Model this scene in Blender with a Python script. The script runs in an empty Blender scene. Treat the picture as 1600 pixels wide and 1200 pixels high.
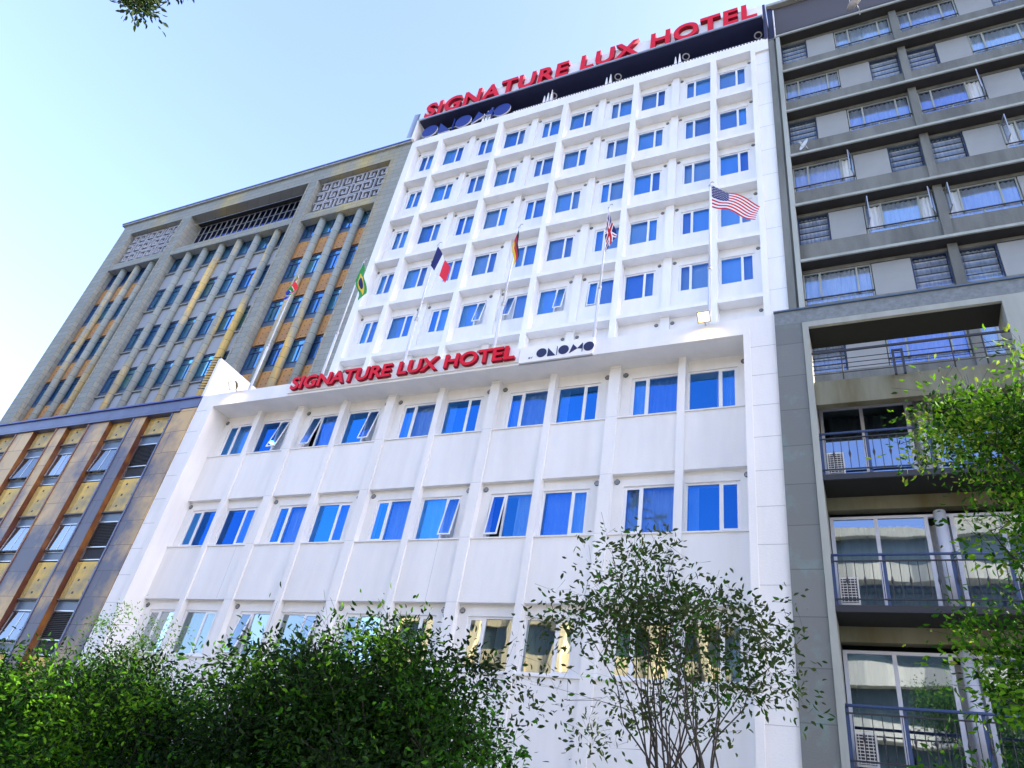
import bpy, math, random
import numpy as np
from mathutils import Vector, Matrix, Euler
random.seed(7)
S = bpy.context.scene
COL = S.collection
rad = math.radians
# ------------------------------------------------------------------ camera, world, sun, exposure
CR = [[0.9044028, 0.3979222, 0.1539916], [-0.1120365, 0.5697134, -0.8141710], [-0.4117078, 0.7190859, 0.5598322]]
CP = Vector((3.736, -19.769, 1.6))
cd = bpy.data.cameras.new('camera'); cam = bpy.data.objects.new('camera', cd); COL.objects.link(cam)
cd.sensor_width = 36; cd.lens = 1139.31 / 1600 * 36; cd.clip_end = 2000; cd.clip_start = 0.05
r0, r1, r2 = [Vector(v) for v in CR]
cam.matrix_world = Matrix(((r0.x, -r1.x, -r2.x, CP.x), (r0.y, -r1.y, -r2.y, CP.y), (r0.z, -r1.z, -r2.z, CP.z), (0, 0, 0, 1)))
S.camera = cam
SUN_EL, SUN_AZ = rad(27), rad(70)           # azimuth measured from +Y towards +X
W = bpy.data.worlds.new('World'); S.world = W; W.use_nodes = True
nt = W.node_tree; bg = nt.nodes['Background']
sky = nt.nodes.new('ShaderNodeTexSky'); sky.sky_type = 'NISHITA'; sky.sun_disc = False
sky.sun_elevation = SUN_EL; sky.sun_rotation = SUN_AZ; sky.air_density = 1.0; sky.dust_density = 3.4; sky.ozone_density = 1.0
tint = nt.nodes.new('ShaderNodeMix'); tint.data_type = 'RGBA'; tint.blend_type = 'MULTIPLY'; tint.inputs[0].default_value = 1; tint.inputs[7].default_value = (.965, .935, 1.05, 1)
nt.links.new(sky.outputs[0], tint.inputs[6]); nt.links.new(tint.outputs[2], bg.inputs[0]); bg.inputs[1].default_value = 0.15
sd = bpy.data.lights.new('sun', 'SUN'); sd.energy = 2.2; sd.angle = rad(0.5); sd.color = (1, .92, .80)
sun = bpy.data.objects.new('sun', sd); COL.objects.link(sun)
dv = Vector((math.sin(SUN_AZ) * math.cos(SUN_EL), math.cos(SUN_AZ) * math.cos(SUN_EL), math.sin(SUN_EL)))
sun.rotation_euler = dv.to_track_quat('Z', 'Y').to_euler()
S.view_settings.view_transform = 'Standard'; S.view_settings.look = 'None'; S.view_settings.gamma = 1
S.view_settings.exposure = 2.33
S.render.engine = 'CYCLES'
S.cycles.max_bounces = 8; S.cycles.transparent_max_bounces = 16

# ------------------------------------------------------------------ materials
def mat(name, col, rough=.7, metal=0, var=0, scale=3, col2=None, bump=0, bscale=40, spec=.5, streak=False, thr=(.35, .7), obj_coords=True):
    m = bpy.data.materials.new(name); m.use_nodes = True; t = m.node_tree; p = t.nodes['Principled BSDF']
    p.inputs['Roughness'].default_value = rough; p.inputs['Metallic'].default_value = metal
    p.inputs['Specular IOR Level'].default_value = spec
    c = (*col, 1); p.inputs['Base Color'].default_value = c; m.diffuse_color = c
    tc = t.nodes.new('ShaderNodeTexCoord')
    if var or col2:
        mp = t.nodes.new('ShaderNodeMapping'); t.links.new(tc.outputs['Object'], mp.inputs[0])
        if streak: mp.inputs['Scale'].default_value = (1, 1, .18)
        n = t.nodes.new('ShaderNodeTexNoise'); n.inputs['Scale'].default_value = scale; n.inputs['Detail'].default_value = 6; n.inputs['Roughness'].default_value = .62
        t.links.new(mp.outputs[0], n.inputs[0])
        r = t.nodes.new('ShaderNodeMapRange'); r.inputs[1].default_value = thr[0]; r.inputs[2].default_value = thr[1]
        t.links.new(n.outputs[0], r.inputs[0])
        mx = t.nodes.new('ShaderNodeMix'); mx.data_type = 'RGBA'
        mx.inputs[6].default_value = c
        c2 = col2 or tuple(x * (1 - var) for x in col)
        mx.inputs[7].default_value = (*c2, 1)
        t.links.new(r.outputs[0], mx.inputs[0]); t.links.new(mx.outputs[2], p.inputs['Base Color'])
    if bump:
        n2 = t.nodes.new('ShaderNodeTexNoise'); n2.inputs['Scale'].default_value = bscale; n2.inputs['Detail'].default_value = 4
        t.links.new(tc.outputs['Object'], n2.inputs[0])
        b = t.nodes.new('ShaderNodeBump'); b.inputs['Strength'].default_value = bump; b.inputs['Distance'].default_value = .02
        t.links.new(n2.outputs[0], b.inputs['Height']); t.links.new(b.outputs[0], p.inputs['Normal'])
    return m

def glass(name, tint, gtint, fac, wob=.012):
    m = bpy.data.materials.new(name); m.use_nodes = True; t = m.node_tree
    t.nodes.remove(t.nodes['Principled BSDF']); out = t.nodes['Material Output']
    tr = t.nodes.new('ShaderNodeBsdfTransparent'); tr.inputs[0].default_value = (*tint, 1)
    g = t.nodes.new('ShaderNodeBsdfGlossy'); g.inputs['Color'].default_value = (*gtint, 1); g.inputs['Roughness'].default_value = .015
    oc = t.nodes.new('ShaderNodeObjectInfo'); gm = t.nodes.new('ShaderNodeMix'); gm.data_type = 'RGBA'; gm.inputs[6].default_value = (*[q * .8 for q in gtint], 1); gm.inputs[7].default_value = (*[min(1, q * (1.15 + .9 * (1 - q))) for q in gtint], 1)
    ml = t.nodes.new('ShaderNodeMath'); ml.operation = 'FRACT'; m7 = t.nodes.new('ShaderNodeMath'); m7.operation = 'MULTIPLY'; m7.inputs[1].default_value = 7.31
    t.links.new(oc.outputs['Random'], m7.inputs[0]); t.links.new(m7.outputs[0], ml.inputs[0]); t.links.new(ml.outputs[0], gm.inputs[0]); t.links.new(gm.outputs[2], g.inputs['Color'])
    mx = t.nodes.new('ShaderNodeMixShader')
    lw = t.nodes.new('ShaderNodeLayerWeight'); lw.inputs[0].default_value = .25
    mr = t.nodes.new('ShaderNodeMapRange'); mr.inputs[3].default_value = fac; mr.inputs[4].default_value = 1
    oi0 = t.nodes.new('ShaderNodeObjectInfo'); vr = t.nodes.new('ShaderNodeMapRange'); vr.inputs[3].default_value = fac * .62; vr.inputs[4].default_value = min(.95, fac * 1.3)
    t.links.new(oi0.outputs['Random'], vr.inputs[0]); t.links.new(vr.outputs[0], mr.inputs[3])
    t.links.new(lw.outputs['Fresnel'], mr.inputs[0]); t.links.new(mr.outputs[0], mx.inputs[0])
    tc = t.nodes.new('ShaderNodeTexCoord'); n = t.nodes.new('ShaderNodeTexNoise'); n.inputs['Scale'].default_value = .9; n.inputs['Detail'].default_value = 1
    oi = t.nodes.new('ShaderNodeObjectInfo'); ad = t.nodes.new('ShaderNodeVectorMath'); ad.operation = 'ADD'
    t.links.new(tc.outputs['Object'], ad.inputs[0]); t.links.new(oi.outputs['Location'], ad.inputs[1]); t.links.new(ad.outputs[0], n.inputs[0])
    b = t.nodes.new('ShaderNodeBump'); b.inputs['Strength'].default_value = 1; b.inputs['Distance'].default_value = wob
    t.links.new(n.outputs[0], b.inputs['Height']); t.links.new(b.outputs[0], g.inputs['Normal'])
    t.links.new(tr.outputs[0], mx.inputs[1]); t.links.new(g.outputs[0], mx.inputs[2]); t.links.new(mx.outputs[0], out.inputs[0])
    m.diffuse_color = (*gtint, 1)
    return m

def emit(name, col, s):
    m = bpy.data.materials.new(name); m.use_nodes = True; p = m.node_tree.nodes['Principled BSDF']
    p.inputs['Base Color'].default_value = (*col, 1); p.inputs['Emission Color'].default_value = (*col, 1); p.inputs['Emission Strength'].default_value = s
    return m

def joints(m, bw, bh, mortar, size=.012, off=.5, strength=1.0):
    """courses of stone blocks mixed over whatever feeds the base colour; X/Z of object space"""
    t = m.node_tree; p = t.nodes['Principled BSDF']; src = p.inputs['Base Color'].links
    tc = t.nodes.new('ShaderNodeTexCoord'); sp = t.nodes.new('ShaderNodeSeparateXYZ'); cb = t.nodes.new('ShaderNodeCombineXYZ')
    t.links.new(tc.outputs['Object'], sp.inputs[0])
    ad = t.nodes.new('ShaderNodeMath'); ad.operation = 'ADD'
    t.links.new(sp.outputs[0], ad.inputs[0]); t.links.new(sp.outputs[1], ad.inputs[1])
    t.links.new(ad.outputs[0], cb.inputs[0]); t.links.new(sp.outputs[2], cb.inputs[1])
    br = t.nodes.new('ShaderNodeTexBrick'); br.inputs['Scale'].default_value = 1; br.inputs['Brick Width'].default_value = bw; br.inputs['Row Height'].default_value = bh
    br.inputs['Mortar Size'].default_value = size; br.offset = off; br.inputs['Color1'].default_value = (1, 1, 1, 1); br.inputs['Color2'].default_value = (.86, .86, .86, 1); br.inputs['Mortar'].default_value = (*mortar, 1)
    br.inputs['Mortar Smooth'].default_value = .2
    t.links.new(cb.outputs[0], br.inputs[0])
    mx = t.nodes.new('ShaderNodeMix'); mx.data_type = 'RGBA'; mx.blend_type = 'MULTIPLY'; mx.inputs[0].default_value = strength
    if src: t.links.new(src[0].from_socket, mx.inputs[6])
    else: mx.inputs[6].default_value = p.inputs['Base Color'].default_value
    t.links.new(br.outputs[0], mx.inputs[7]); t.links.new(mx.outputs[2], p.inputs['Base Color'])
    return m

M = {}
M['white'] = mat('white_render', (.80, .805, .80), .75, var=.13, scale=1.5, bump=.15, bscale=25, streak=True, thr=(.4, .8))
M['whitetrim'] = mat('white_paint', (.82, .82, .82), .5)
M['joint'] = mat('joint_sealant', (.42, .45, .5), .9)
M['shadowgap'] = mat('dark_joint', (.12, .12, .13), .9)
M['alu'] = mat('white_frame_metal', (.8, .81, .83), .35)
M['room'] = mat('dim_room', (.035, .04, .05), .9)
M['curtain'] = mat('pale_curtain', (.75, .78, .80), .9, var=.2, scale=4, streak=True)
M['curtaindark'] = mat('grey_curtain', (.34, .30, .18), .9)
M['vent'] = mat('vent_grille', (.05, .06, .07), .6)
M['glassblue'] = glass('sky_blue_glass', (.66, .85, 1), (.030, .20, .78), .42)  # blue of the reflected sky is put into the gloss tint
M['glassstone'] = glass('blue_window_glass', (.35, .55, .9), (.16, .42, .95), .85)
M['glassapt'] = glass('clear_glass', (.92, .96, 1), (.24, .42, .98), .36)
M['glasslow'] = glass('low_window_glass', (.4, .5, .6), (.50, .62, .66), .55)  # same hotel glass; reflection colour set for mirrored buildings instead of sky
M['glassolive'] = glass('old_glass', (.6, .6, .5), (.30, .34, .40), .4)
M['glassdim'] = glass('dim_gallery_glass', (.2, .25, .4), (.05, .07, .20), .5)
M['glassdoor'] = glass('door_glass', (.5, .6, .7), (.36, .46, .66), .55, .005)
M['red'] = mat('red_acrylic', (.66, .004, .020), .45, spec=.2)
M['bronze'] = mat('dark_bronze', (.07, .055, .025), .5)
M['redside'] = mat('red_letter_return', (.26, .003, .02), .5, spec=.2)  # face red darkened to paint shade onto the letter sides
M['navy'] = mat('navy_soffit', (.012, .016, .06), .6)
M['logoblue'] = mat('blue_logo_face', (.005, .025, .22), .5)
M['navylogo'] = mat('navy_logo_face', (.006, .009, .07), .5)
M['stone'] = mat('grey_green_stone', (.28, .30, .275), .85, scale=.28, col2=(.46, .38, .17), bump=.4, bscale=14, streak=True, thr=(.50, .72))  # ochre patches paint warm reflected sunlight into the stone colour
joints(M['stone'], .9, .34, (.55, .55, .5), .012)
M['stonecol'] = mat('column_stone', (.29, .32, .29), .85, scale=.5, col2=(.66, .47, .16), bump=.5, bscale=12, streak=True, thr=(.52, .60))  # yellow noise patches are reflected sun glints painted on the columns
joints(M['stonecol'], 30, .62, (.45, .45, .42), .014, 0)
M['stonepanel'] = mat('pale_stone_panel', (.33, .36, .40), .8, scale=.5, col2=(.48, .42, .26), streak=True, thr=(.52, .7))  # warm second tone is reflected sunlight painted into the panels
M['terra'] = mat('terracotta_panel', (.34, .19, .10), .7, scale=.3, col2=(.62, .30, .04), thr=(.4, .62))
M['terradk'] = mat('terracotta_groove', (.10, .04, .03), .8)
M['ochre'] = mat('ochre_panel', (.24, .23, .17), .6, scale=.42, col2=(.74, .50, .10), thr=(.38, .54))
M['marble'] = mat('polished_marble', (.095, .095, .135), .4, scale=.27, col2=(.56, .38, .15), bump=.1, thr=(.44, .60), spec=.35)  # golden patches are reflected sunlight painted into the marble
joints(M['marble'], 1.4, .86, (.35, .3, .32), .010)
M['marbletop'] = mat('blue_grey_marble', (.09, .11, .22), .35, scale=.8, col2=(.05, .06, .13))
M['rust'] = mat('brown_marble_reveal', (.11, .035, .02), .4, scale=.6, col2=(.32, .13, .03), thr=(.45, .65))
M['blueframe'] = mat('blue_steel_frame', (.03, .06, .16), .5)
M['bluepanel'] = mat('pale_blue_panel', (.07, .115, .18), .35)
M['flash'] = mat('blue_metal_flashing', (.05, .07, .28), .4)
M['screen'] = mat('grey_fret_screen', (.36, .38, .42), .8)
M['louvre'] = mat('dark_louvre', (.05, .05, .055), .5)
M['concrete'] = mat('green_grey_concrete', (.18, .19, .175), .85, var=.45, scale=1.5, bump=.4, bscale=18, streak=True)
M['conclight'] = mat('pale_concrete', (.37, .40, .37), .8, var=.3, scale=1.3, streak=True)
M['slabdark'] = mat('shade_dark_soffit', (.03, .03, .03), .85, var=.4, scale=1.2)  # shade under the floor slabs, put into the underside colour
M['aptpanel'] = mat('smooth_grey_panel', (.29, .305, .30), .6, var=.1, scale=1)
M['granite'] = mat('speckled_granite', (.20, .23, .24), .6, scale=9, col2=(.13, .15, .16), bump=.1)
M['weather'] = mat('weathered_granite', (.165, .18, .175), .6, scale=1.6, col2=(.17, .25, .24), thr=(.54, .68), bump=.2)
joints(M['weather'], 3, .95, (.6, .6, .6), .012, 0)
M['beam'] = mat('stained_beam', (.20, .21, .16), .85, scale=1.4, col2=(.11, .10, .05), streak=True)
M['black'] = mat('black_iron', (.02, .022, .03), .5)
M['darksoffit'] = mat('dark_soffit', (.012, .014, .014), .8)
M['darkbrown'] = mat('brown_grey_cladding', (.075, .07, .08), .7)
M['doorframe'] = mat('white_door_frame', (.55, .58, .66), .5)
M['acwhite'] = mat('ac_casing', (.62, .63, .62), .5)
M['pole'] = mat('grey_white_pole', (.55, .60, .68), .35)
M['metal'] = mat('galvanised_metal', (.45, .46, .47), .35, metal=.8)
M['asphalt'] = mat('asphalt', (.05, .05, .052), .9, var=.3, scale=2)
M['paving'] = mat('paving', (.24, .24, .24), .85, var=.2, scale=1)
joints(M['paving'], .6, .6, (.5, .5, .5), .01)
M['bark'] = mat('grey_bark', (.035, .032, .030), .9, var=.4, scale=12)
M['cream'] = mat('cream_render', (.50, .47, .33), .8)
M['yellow'] = mat('yellow_render', (.66, .54, .32), .8)
M['oppglass'] = mat('dark_window_band', (.06, .09, .09), .2)
M['white2'] = mat('plain_white', (.8, .8, .78), .8)
def leafmat(name, col, rough=.6):
    m = mat(name, col, rough, var=.3, scale=1.4, spec=.10)
    t = m.node_tree; p = t.nodes['Principled BSDF']; out = t.nodes['Material Output']
    tl = t.nodes.new('ShaderNodeBsdfTranslucent'); tl.inputs[0].default_value = (col[0] * 1.5, col[1] * 1.4, col[2] * .7, 1)
    mx = t.nodes.new('ShaderNodeMixShader'); mx.inputs[0].default_value = .28
    t.links.new(p.outputs[0], mx.inputs[1]); t.links.new(tl.outputs[0], mx.inputs[2]); t.links.new(mx.outputs[0], out.inputs[0])
    return m
M['leafdark'] = leafmat('dark_leaf', (.012, .048, .006))
M['leafmid'] = leafmat('mid_leaf', (.028, .120, .007))
M['leaflight'] = leafmat('light_leaf', (.095, .25, .012))
M['leafyel'] = leafmat('yellow_green_leaf', (.22, .33, .05))
M['leafolive'] = leafmat('olive_leaf', (.035, .060, .022))
M['leafshade'] = leafmat('deep_green_leaf', (.006, .022, .005))

# ------------------------------------------------------------------ mesh helpers
GLASS = {m.name for k, m in M.items() if k.startswith('glass')}
class MB:
    def __init__(s): s.v = []; s.f = []; s.m = []; s.mats = []; s.sm = []
    def mi(s, m):
        if m not in s.mats: s.mats.append(m)
        return s.mats.index(m)
    def poly(s, pts, m, sm=False):
        i = len(s.v); s.v += [tuple(p) for p in pts]; s.f.append(tuple(range(i, i + len(pts)))); s.m.append(s.mi(m)); s.sm.append(sm)
    def hexa(s, p, m):
        if m.name in GLASS: s.poly([p[0], p[1], p[5], p[4]], m); return s      # a pane is one sheet
        i = len(s.v); s.v += [tuple(q) for q in p]; k = s.mi(m)
        for q in ((0, 3, 2, 1), (4, 5, 6, 7), (0, 1, 5, 4), (1, 2, 6, 5), (2, 3, 7, 6), (3, 0, 4, 7)):
            s.f.append(tuple(i + a for a in q)); s.m.append(k); s.sm.append(False)
        return s
    def box(s, x0, x1, y0, y1, z0, z1, m):
        return s.hexa([(x0, y0, z0), (x1, y0, z0), (x1, y1, z0), (x0, y1, z0), (x0, y0, z1), (x1, y0, z1), (x1, y1, z1), (x0, y1, z1)], m)
    def prism(s, pts, y0, y1, m, mside=None):
        """pts: outline in (x,z), extruded from y0 (front) to y1"""
        n = len(pts); i = len(s.v); s.v += [(x, y0, z) for x, z in pts] + [(x, y1, z) for x, z in pts]
        k = s.mi(m); ks = s.mi(mside or m)
        s.f.append(tuple(range(i, i + n))); s.m.append(k); s.sm.append(False)
        s.f.append(tuple(range(i + 2 * n - 1, i + n - 1, -1))); s.m.append(k); s.sm.append(False)
        for a in range(n):
            b = (a + 1) % n; s.f.append((i + b, i + a, i + n + a, i + n + b)); s.m.append(ks); s.sm.append(False)
        return s
    def tube(s, a, b, r0, r1, m, n=8, cap=True):
        a = Vector(a); b = Vector(b); d = (b - a).normalized()
        u = d.cross(Vector((0, 0, 1)));
        if u.length < .01: u = d.cross(Vector((1, 0, 0)))
        u.normalize(); w = d.cross(u); i = len(s.v); k = s.mi(m)
        for c, r in ((a, r0), (b, r1)):
            for j in range(n):
                t = 2 * math.pi * j / n; s.v.append(tuple(c + u * math.cos(t) * r + w * math.sin(t) * r))
        for j in range(n):
            q = (j + 1) % n; s.f.append((i + j, i + n + j, i + n + q, i + q)); s.m.append(k); s.sm.append(True)
        if cap:
            s.f.append(tuple(range(i, i + n))); s.m.append(k); s.sm.append(False)
            s.f.append(tuple(range(i + 2 * n - 1, i + n - 1, -1))); s.m.append(k); s.sm.append(False)
        return s
    def build(s, name, parent=None, loc=None, **kw):
        me = bpy.data.meshes.new(name); me.from_pydata(s.v, [], s.f)
        for m in s.mats: me.materials.append(m)
        me.polygons.foreach_set('material_index', s.m); me.polygons.foreach_set('use_smooth', s.sm)
        me.update()
        o = bpy.data.objects.new(name, me); COL.objects.link(o)
        if parent: o.parent = parent
        if loc: o.location = loc
        for k, v in kw.items(): o[k] = v
        return o

def thing(name, label, category, loc=(0, 0, 0), group=None):
    o = bpy.data.objects.new(name, None); COL.objects.link(o); o.location = loc; o.empty_display_size = .3
    o['label'] = label; o['category'] = category
    if group: o['group'] = group
    return o
def tag(o, label, category, group=None):
    o['label'] = label; o['category'] = category
    if group: o['group'] = group
    return o
KIDS = {}
def attach(o, parent): o.parent = parent; KIDS.setdefault(parent.name, []).append(o); return o
def copyto(o, parent, loc):
    c = o.copy(); COL.objects.link(c); c.parent = parent; c.location = loc
    for ch in KIDS.get(o.name, []):
        d = ch.copy(); COL.objects.link(d); d.parent = c; KIDS.setdefault(c.name, []).append(d)
    return c

def wavy(x0, x1, z0, z1, y, m, name, seg=22, amp=.025, seed=1):
    rnd = random.Random(seed); mb = MB(); xs = np.linspace(x0, x1, seg + 1); ph = rnd.random() * 6
    p = [(x, y + amp * math.sin(i * 1.9 + ph + .7 * math.sin(i * .6)) + rnd.uniform(-.008, .008)) for i, x in enumerate(xs)]
    for i in range(seg): mb.poly([(p[i][0], p[i][1], z0), (p[i + 1][0], p[i + 1][1], z0), (p[i + 1][0], p[i + 1][1], z1), (p[i][0], p[i][1], z1)], m, True)
    return mb.build(name)

# ------------------------------------------------------------------ ground (setting)
g = MB(); g.box(-400, 400, -400, 400, -.4, 0, M['asphalt']); o = g.build('ground'); o['kind'] = 'structure'
g = MB(); g.box(-120, 120, -22, -4.96, .004, .13, M['paving']); o = g.build('pavement'); o['kind'] = 'structure'
g = MB(); g.box(-120, 120, -34, -30.5, .004, .13, M['paving']); o = g.build('far_pavement'); o['kind'] = 'structure'
g = MB()
for i in range(-12, 13): g.box(i * 6, i * 6 + 3, -26.3, -26.18, .001, .005, M['white2'])
o = g.build('road_marking'); o['kind'] = 'structure'

# ------------------------------------------------------------------ HOTEL
hotel = thing('hotel', 'white hotel with a gridded tower set back above a wide framed podium', 'hotel')
SOF = [34.6 - 3.0286 * r for r in range(6)]
FIN = [-3.7 * k for k in range(5)]           # right edges of the fins
LX, RX = -16.54, 1.555
w = MB(); wm = M['white']
# tower shell
w.box(-16.93, LX, 0, .44, 14.36, 34.6, wm)
w.box(RX, 1.76, 0, .44, 14.36, 34.6, wm)
w.box(1.76, 2.34, .10, .44, 14.36, 34.35, wm)
w.box(1.76, 2.34, 0, .44, 34.35, 34.6, wm)
w.box(-16.93, 2.34, 0, .44, 34.6, 35.22, wm)
for f in FIN: w.box(f - .25, f, 0, .44, 14.36, 34.6, wm)
cells = [(0, RX)] + [(FIN[k + 1], FIN[k] - .25) for k in range(4)] + [(LX, FIN[4] - .25)]
def opening_wall(w, x0, x1, z0, z1, holes, y0, y1, m):
    """wall slab from x0..x1, z0..z1 with rectangular holes sorted by x (x0,x1,z0,z1)"""
    cx = x0
    for (a, b, c, d) in holes:
        if a > cx: w.box(cx, a, y0, y1, z0, z1, m)
        w.box(a, b, y0, y1, z0, c, m); w.box(a, b, y0, y1, d, z1, m); cx = b
    if cx < x1: w.box(cx, x1, y0, y1, z0, z1, m)
tw_windows = []; vents = []
for r, s in enumerate(SOF):
    nxt = s - 3.0286; zb = nxt + .18
    for ci, (a, b) in enumerate(cells):
        if r < 5: w.box(a, b, 0, .44, nxt, zb, wm)                # slab edge
        base = 0 if ci == 0 else FIN[ci - 1]
        holes = []
        if ci < 5:
            if ci == 0: mods = [('R', 0.03, 1.28)]
            else: mods = [('R', FIN[ci] + .03, FIN[ci] + 1.28), ('L', base - 1.51, base - .27)]
        else: mods = [('L', base - 1.51, base - .27)]
        for k, x0, x1 in mods:
            holes.append((x0, x1, s - 1.78, s - .42))
            if r < 5: tw_windows.append((k, x0, s - 1.78, r, ci))
            vents.append((x1 + .145 if k == 'R' else x0 - .17, .44, s - .25))
        if r < 5: opening_wall(w, a, b, zb, s, holes, .44, .66, wm)
        else: w.box(a, b, .44, .66, 14.36, s, wm)
        z0 = zb if r < 5 else 14.36
        # pier and recessed spandrels
        if 0 < ci < 5:
            px = base - 2.11; w.box(px, px + .34, .31, .44, z0, s, wm)
            segs = [(a, px), (px + .34, b)]
        else: segs = [(a, b)]
        if r < 5:
            for p, q in segs: w.box(p, q, .395, .44, zb, s - 1.80, wm)
w.build('wall', hotel)
w = MB(); w.box(-16.93, 2.34, .66, 14, 14.36, 35.15, wm); w.build('tower_block', hotel)
w = MB()
for x in (-16.88,): pass
for z in np.arange(15.2, 34, 1.52):
    w.box(1.765, 2.335, .096, .10, z, z + .012, M['joint'])
w.build('joint_lines', hotel)
# podium
YF, YP, YS, YW = -4.95, -4.34, -4.28, -4.14
w = MB()
w.box(-17.40, -16.80, YF + .04, YW, 0, 13.80, wm); w.box(-16.80, -16.59, YF, YW, 0, 13.80, wm)
w.box(1.58, 1.74, YF, YW, 0, 13.80, wm); w.box(1.74, 2.34, YF + .04, YW, 0, 14.36, wm)
w.box(-17.40, 1.74, YF + .04, -.0, 13.95, 14.36, wm)
w.box(-16.80, 1.74, YF, -.0, 13.80, 13.935, wm); w.box(-16.80, 1.74, YF + .05, -.0, 13.935, 13.95, M['shadowgap'])
w.box(-17.40, -16.80, YF + .04, 0, 13.80, 13.95, wm)
SILL = [12.11, 8.79, 5.47]
pd_windows = []
for k in range(5):
    x = -3.7 * k
    w.box(x - .195, x, YP, YW, 0, 13.80, wm)
    if k < 4: w.box(x - 2.10, x - 1.79, YP, YW, 0, 13.80, wm)
for r, s in enumerate(SILL):
    top = 13.80 if r == 0 else s + 1.62
    for k in range(5):
        x = -3.7 * k; xl = x - 1.79; xr = x + 1.60 - (.0 if k else .02)
        for kind, a, b, h0, h1 in (('L', xl, x - .195, x - 1.51, x - .215), ('R', x, xr, x + .02, x + 1.30)):
            bb = b
            if k: 
                if kind == 'R': bb = x + 1.60
            opening_wall(w, a, bb, s, top, [(h0, h1, s + .05, s + 1.33)], YW, YW + .3, wm)
            w.box(a, bb, YS, YW + .3, s - 1.70, s, wm)             # spandrel
            w.box(a, bb, YS - .035, YS, s - .035, s, wm)            # thin sill nosing
            pd_windows.append((kind, h0, s + .05, r, k))
            if kind == 'L': vents.append((a + .10, YW, s + 1.46))
            else: vents.append((bb - .12, YW, s + 1.46))
for k in range(5):
    x = -3.7 * k
    for a, b in ((x - 1.79, x - .195), (x, x + 1.58 if k == 0 else x + 1.60)):
        w.box(a, b, YS, YW + .3, 0, SILL[2] - 1.70, wm)
# fill left/right end bays behind frame
w.build('podium_wall', hotel)
w = MB(); w.box(-17.38, 2.33, YW + .9, 14, 0, 13.79, M['room']); w.build('interior', hotel)
w = MB()
for z in np.arange(1.2, 14, .87):
    w.box(1.745, 2.335, YF + .036, YF + .04, z, z + .010, M['joint']); w.box(-17.395, -16.805, YF + .036, YF + .04, z + .3, z + .312, M['joint'])
for k in range(5):
    for s in SILL:
        w.box(-3.7 * k - 2.10, -3.7 * k - 1.79, YP - .002, YP, s + 1.6, s + 1.607, M['joint']) if k < 4 else 0
        w.box(-3.7 * k - 2.10, -3.7 * k - 1.79, YP - .002, YP, s, s + .007, M['joint']) if k < 4 else 0
for x in (-6.45, -13.6, -9.4): w.box(x, x + .009, YS - .002, YS, 7.12, 8.74, M['joint'])
w.build('podium_joints', hotel)
# windows of the hotel ------------------------------------------------
def hotel_window(kind, wd, ht, openv, seed, cur, gl='glassblue'):
    """origin at lower left of the opening, frame recessed 3 cm. small light sits left for L, right for R"""
    f = MB(); a = M['alu']; t = .05
    sx = .46
    f.box(0, wd, .02, .09, 0, t, a); f.box(0, wd, .02, .09, ht - t, ht, a); f.box(0, t, .02, .09, t, ht - t, a); f.box(wd - t, wd, .02, .09, t, ht - t, a)
    mx = sx if kind == 'L' else wd - sx
    f.box(mx - .03, mx + .03, .02, .09, t, ht - t, a)
    f.box(-.02, wd + .02, -.004, .02, -.03, .012, a)
    fo = f.build('window')
    big = (mx + .03, wd - t) if kind == 'L' else (t, mx - .03)
    small = (t, mx - .03) if kind == 'L' else (mx + .03, wd - t)
    p = MB(); p.box(big[0], big[1], .05, .056, t, ht - t, M[gl]); attach(p.build('pane'), fo)
    s = MB(); x0, x1 = small; h = ht - 2 * t; e = .035
    ang = rad(openv); ca, sa = math.cos(ang), math.sin(ang)
    def hx(xa, xb, ya, yb, za, zb, m):
        pts = []
        for z in (za, zb):
            for (x, y) in ((xa, ya), (xb, ya), (xb, yb), (xa, yb)):
                dz = h - z; yy = y; pts.append((x, .015 + yy * ca - dz * sa, t + h - dz * ca - yy * sa))
        s.hexa(pts, m)
    hx(x0, x1, 0, .03, 0, e, a); hx(x0, x1, 0, .03, h - e, h, a); hx(x0, x0 + e, 0, .03, e, h - e, a); hx(x1 - e, x1, 0, .03, e, h - e, a)
    hx(x0 + e, x1 - e, .012, .018, e, h - e, M[gl])
    attach(s.build('sash'), fo)
    if cur == 0: c0, c1 = .03, wd - .03
    elif cur == 1: c0, c1 = wd * .32, wd - .03
    elif cur == 2: c0, c1 = .03, wd * .6
    elif cur == 3: c0, c1 = wd * .55, wd - .03
    else: c0, c1 = .03, wd * .22
    attach(wavy(c0, c1, .02, ht - .02, .22, M['curtain'], 'curtain', 26, .03, seed), fo)
    return fo
cache = {}
def place_window(kind, x, z, y, wd, ht, openv, cur, seed, gl='glassblue'):
    key = (kind, round(wd, 2), round(ht, 2), openv, cur, seed, gl)
    if key not in cache:
        o = hotel_window(kind, wd, ht, openv, seed, cur, gl); o.parent = hotel; o.location = (x, y, z); cache[key] = o
    else: copyto(cache[key], hotel, (x, y, z))
rw = random.Random(5)
TOPEN = {(4, 3, 'L'): 14, (4, 3, 'R'): 12, (4, 2, 'R'): 12, (4, 2, 'L'): 4, (4, 1, 'R'): 0}
for kind, x, z, r, ci in tw_windows:
    op = TOPEN.get((r, ci, kind), 0)
    place_window(kind, x, z, .47, 1.25 if kind == 'R' else 1.24, 1.36, op, rw.choice((0, 1, 1, 3)), rw.choice((1, 2)))
POPEN = {(0, 4, 'R'): 14, (0, 3, 'L'): 12, (0, 3, 'R'): 12, (1, 2, 'R'): 10, (1, 1, 'L'): 8, (2, 3, 'L'): 12, (2, 3, 'R'): 10}
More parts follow.
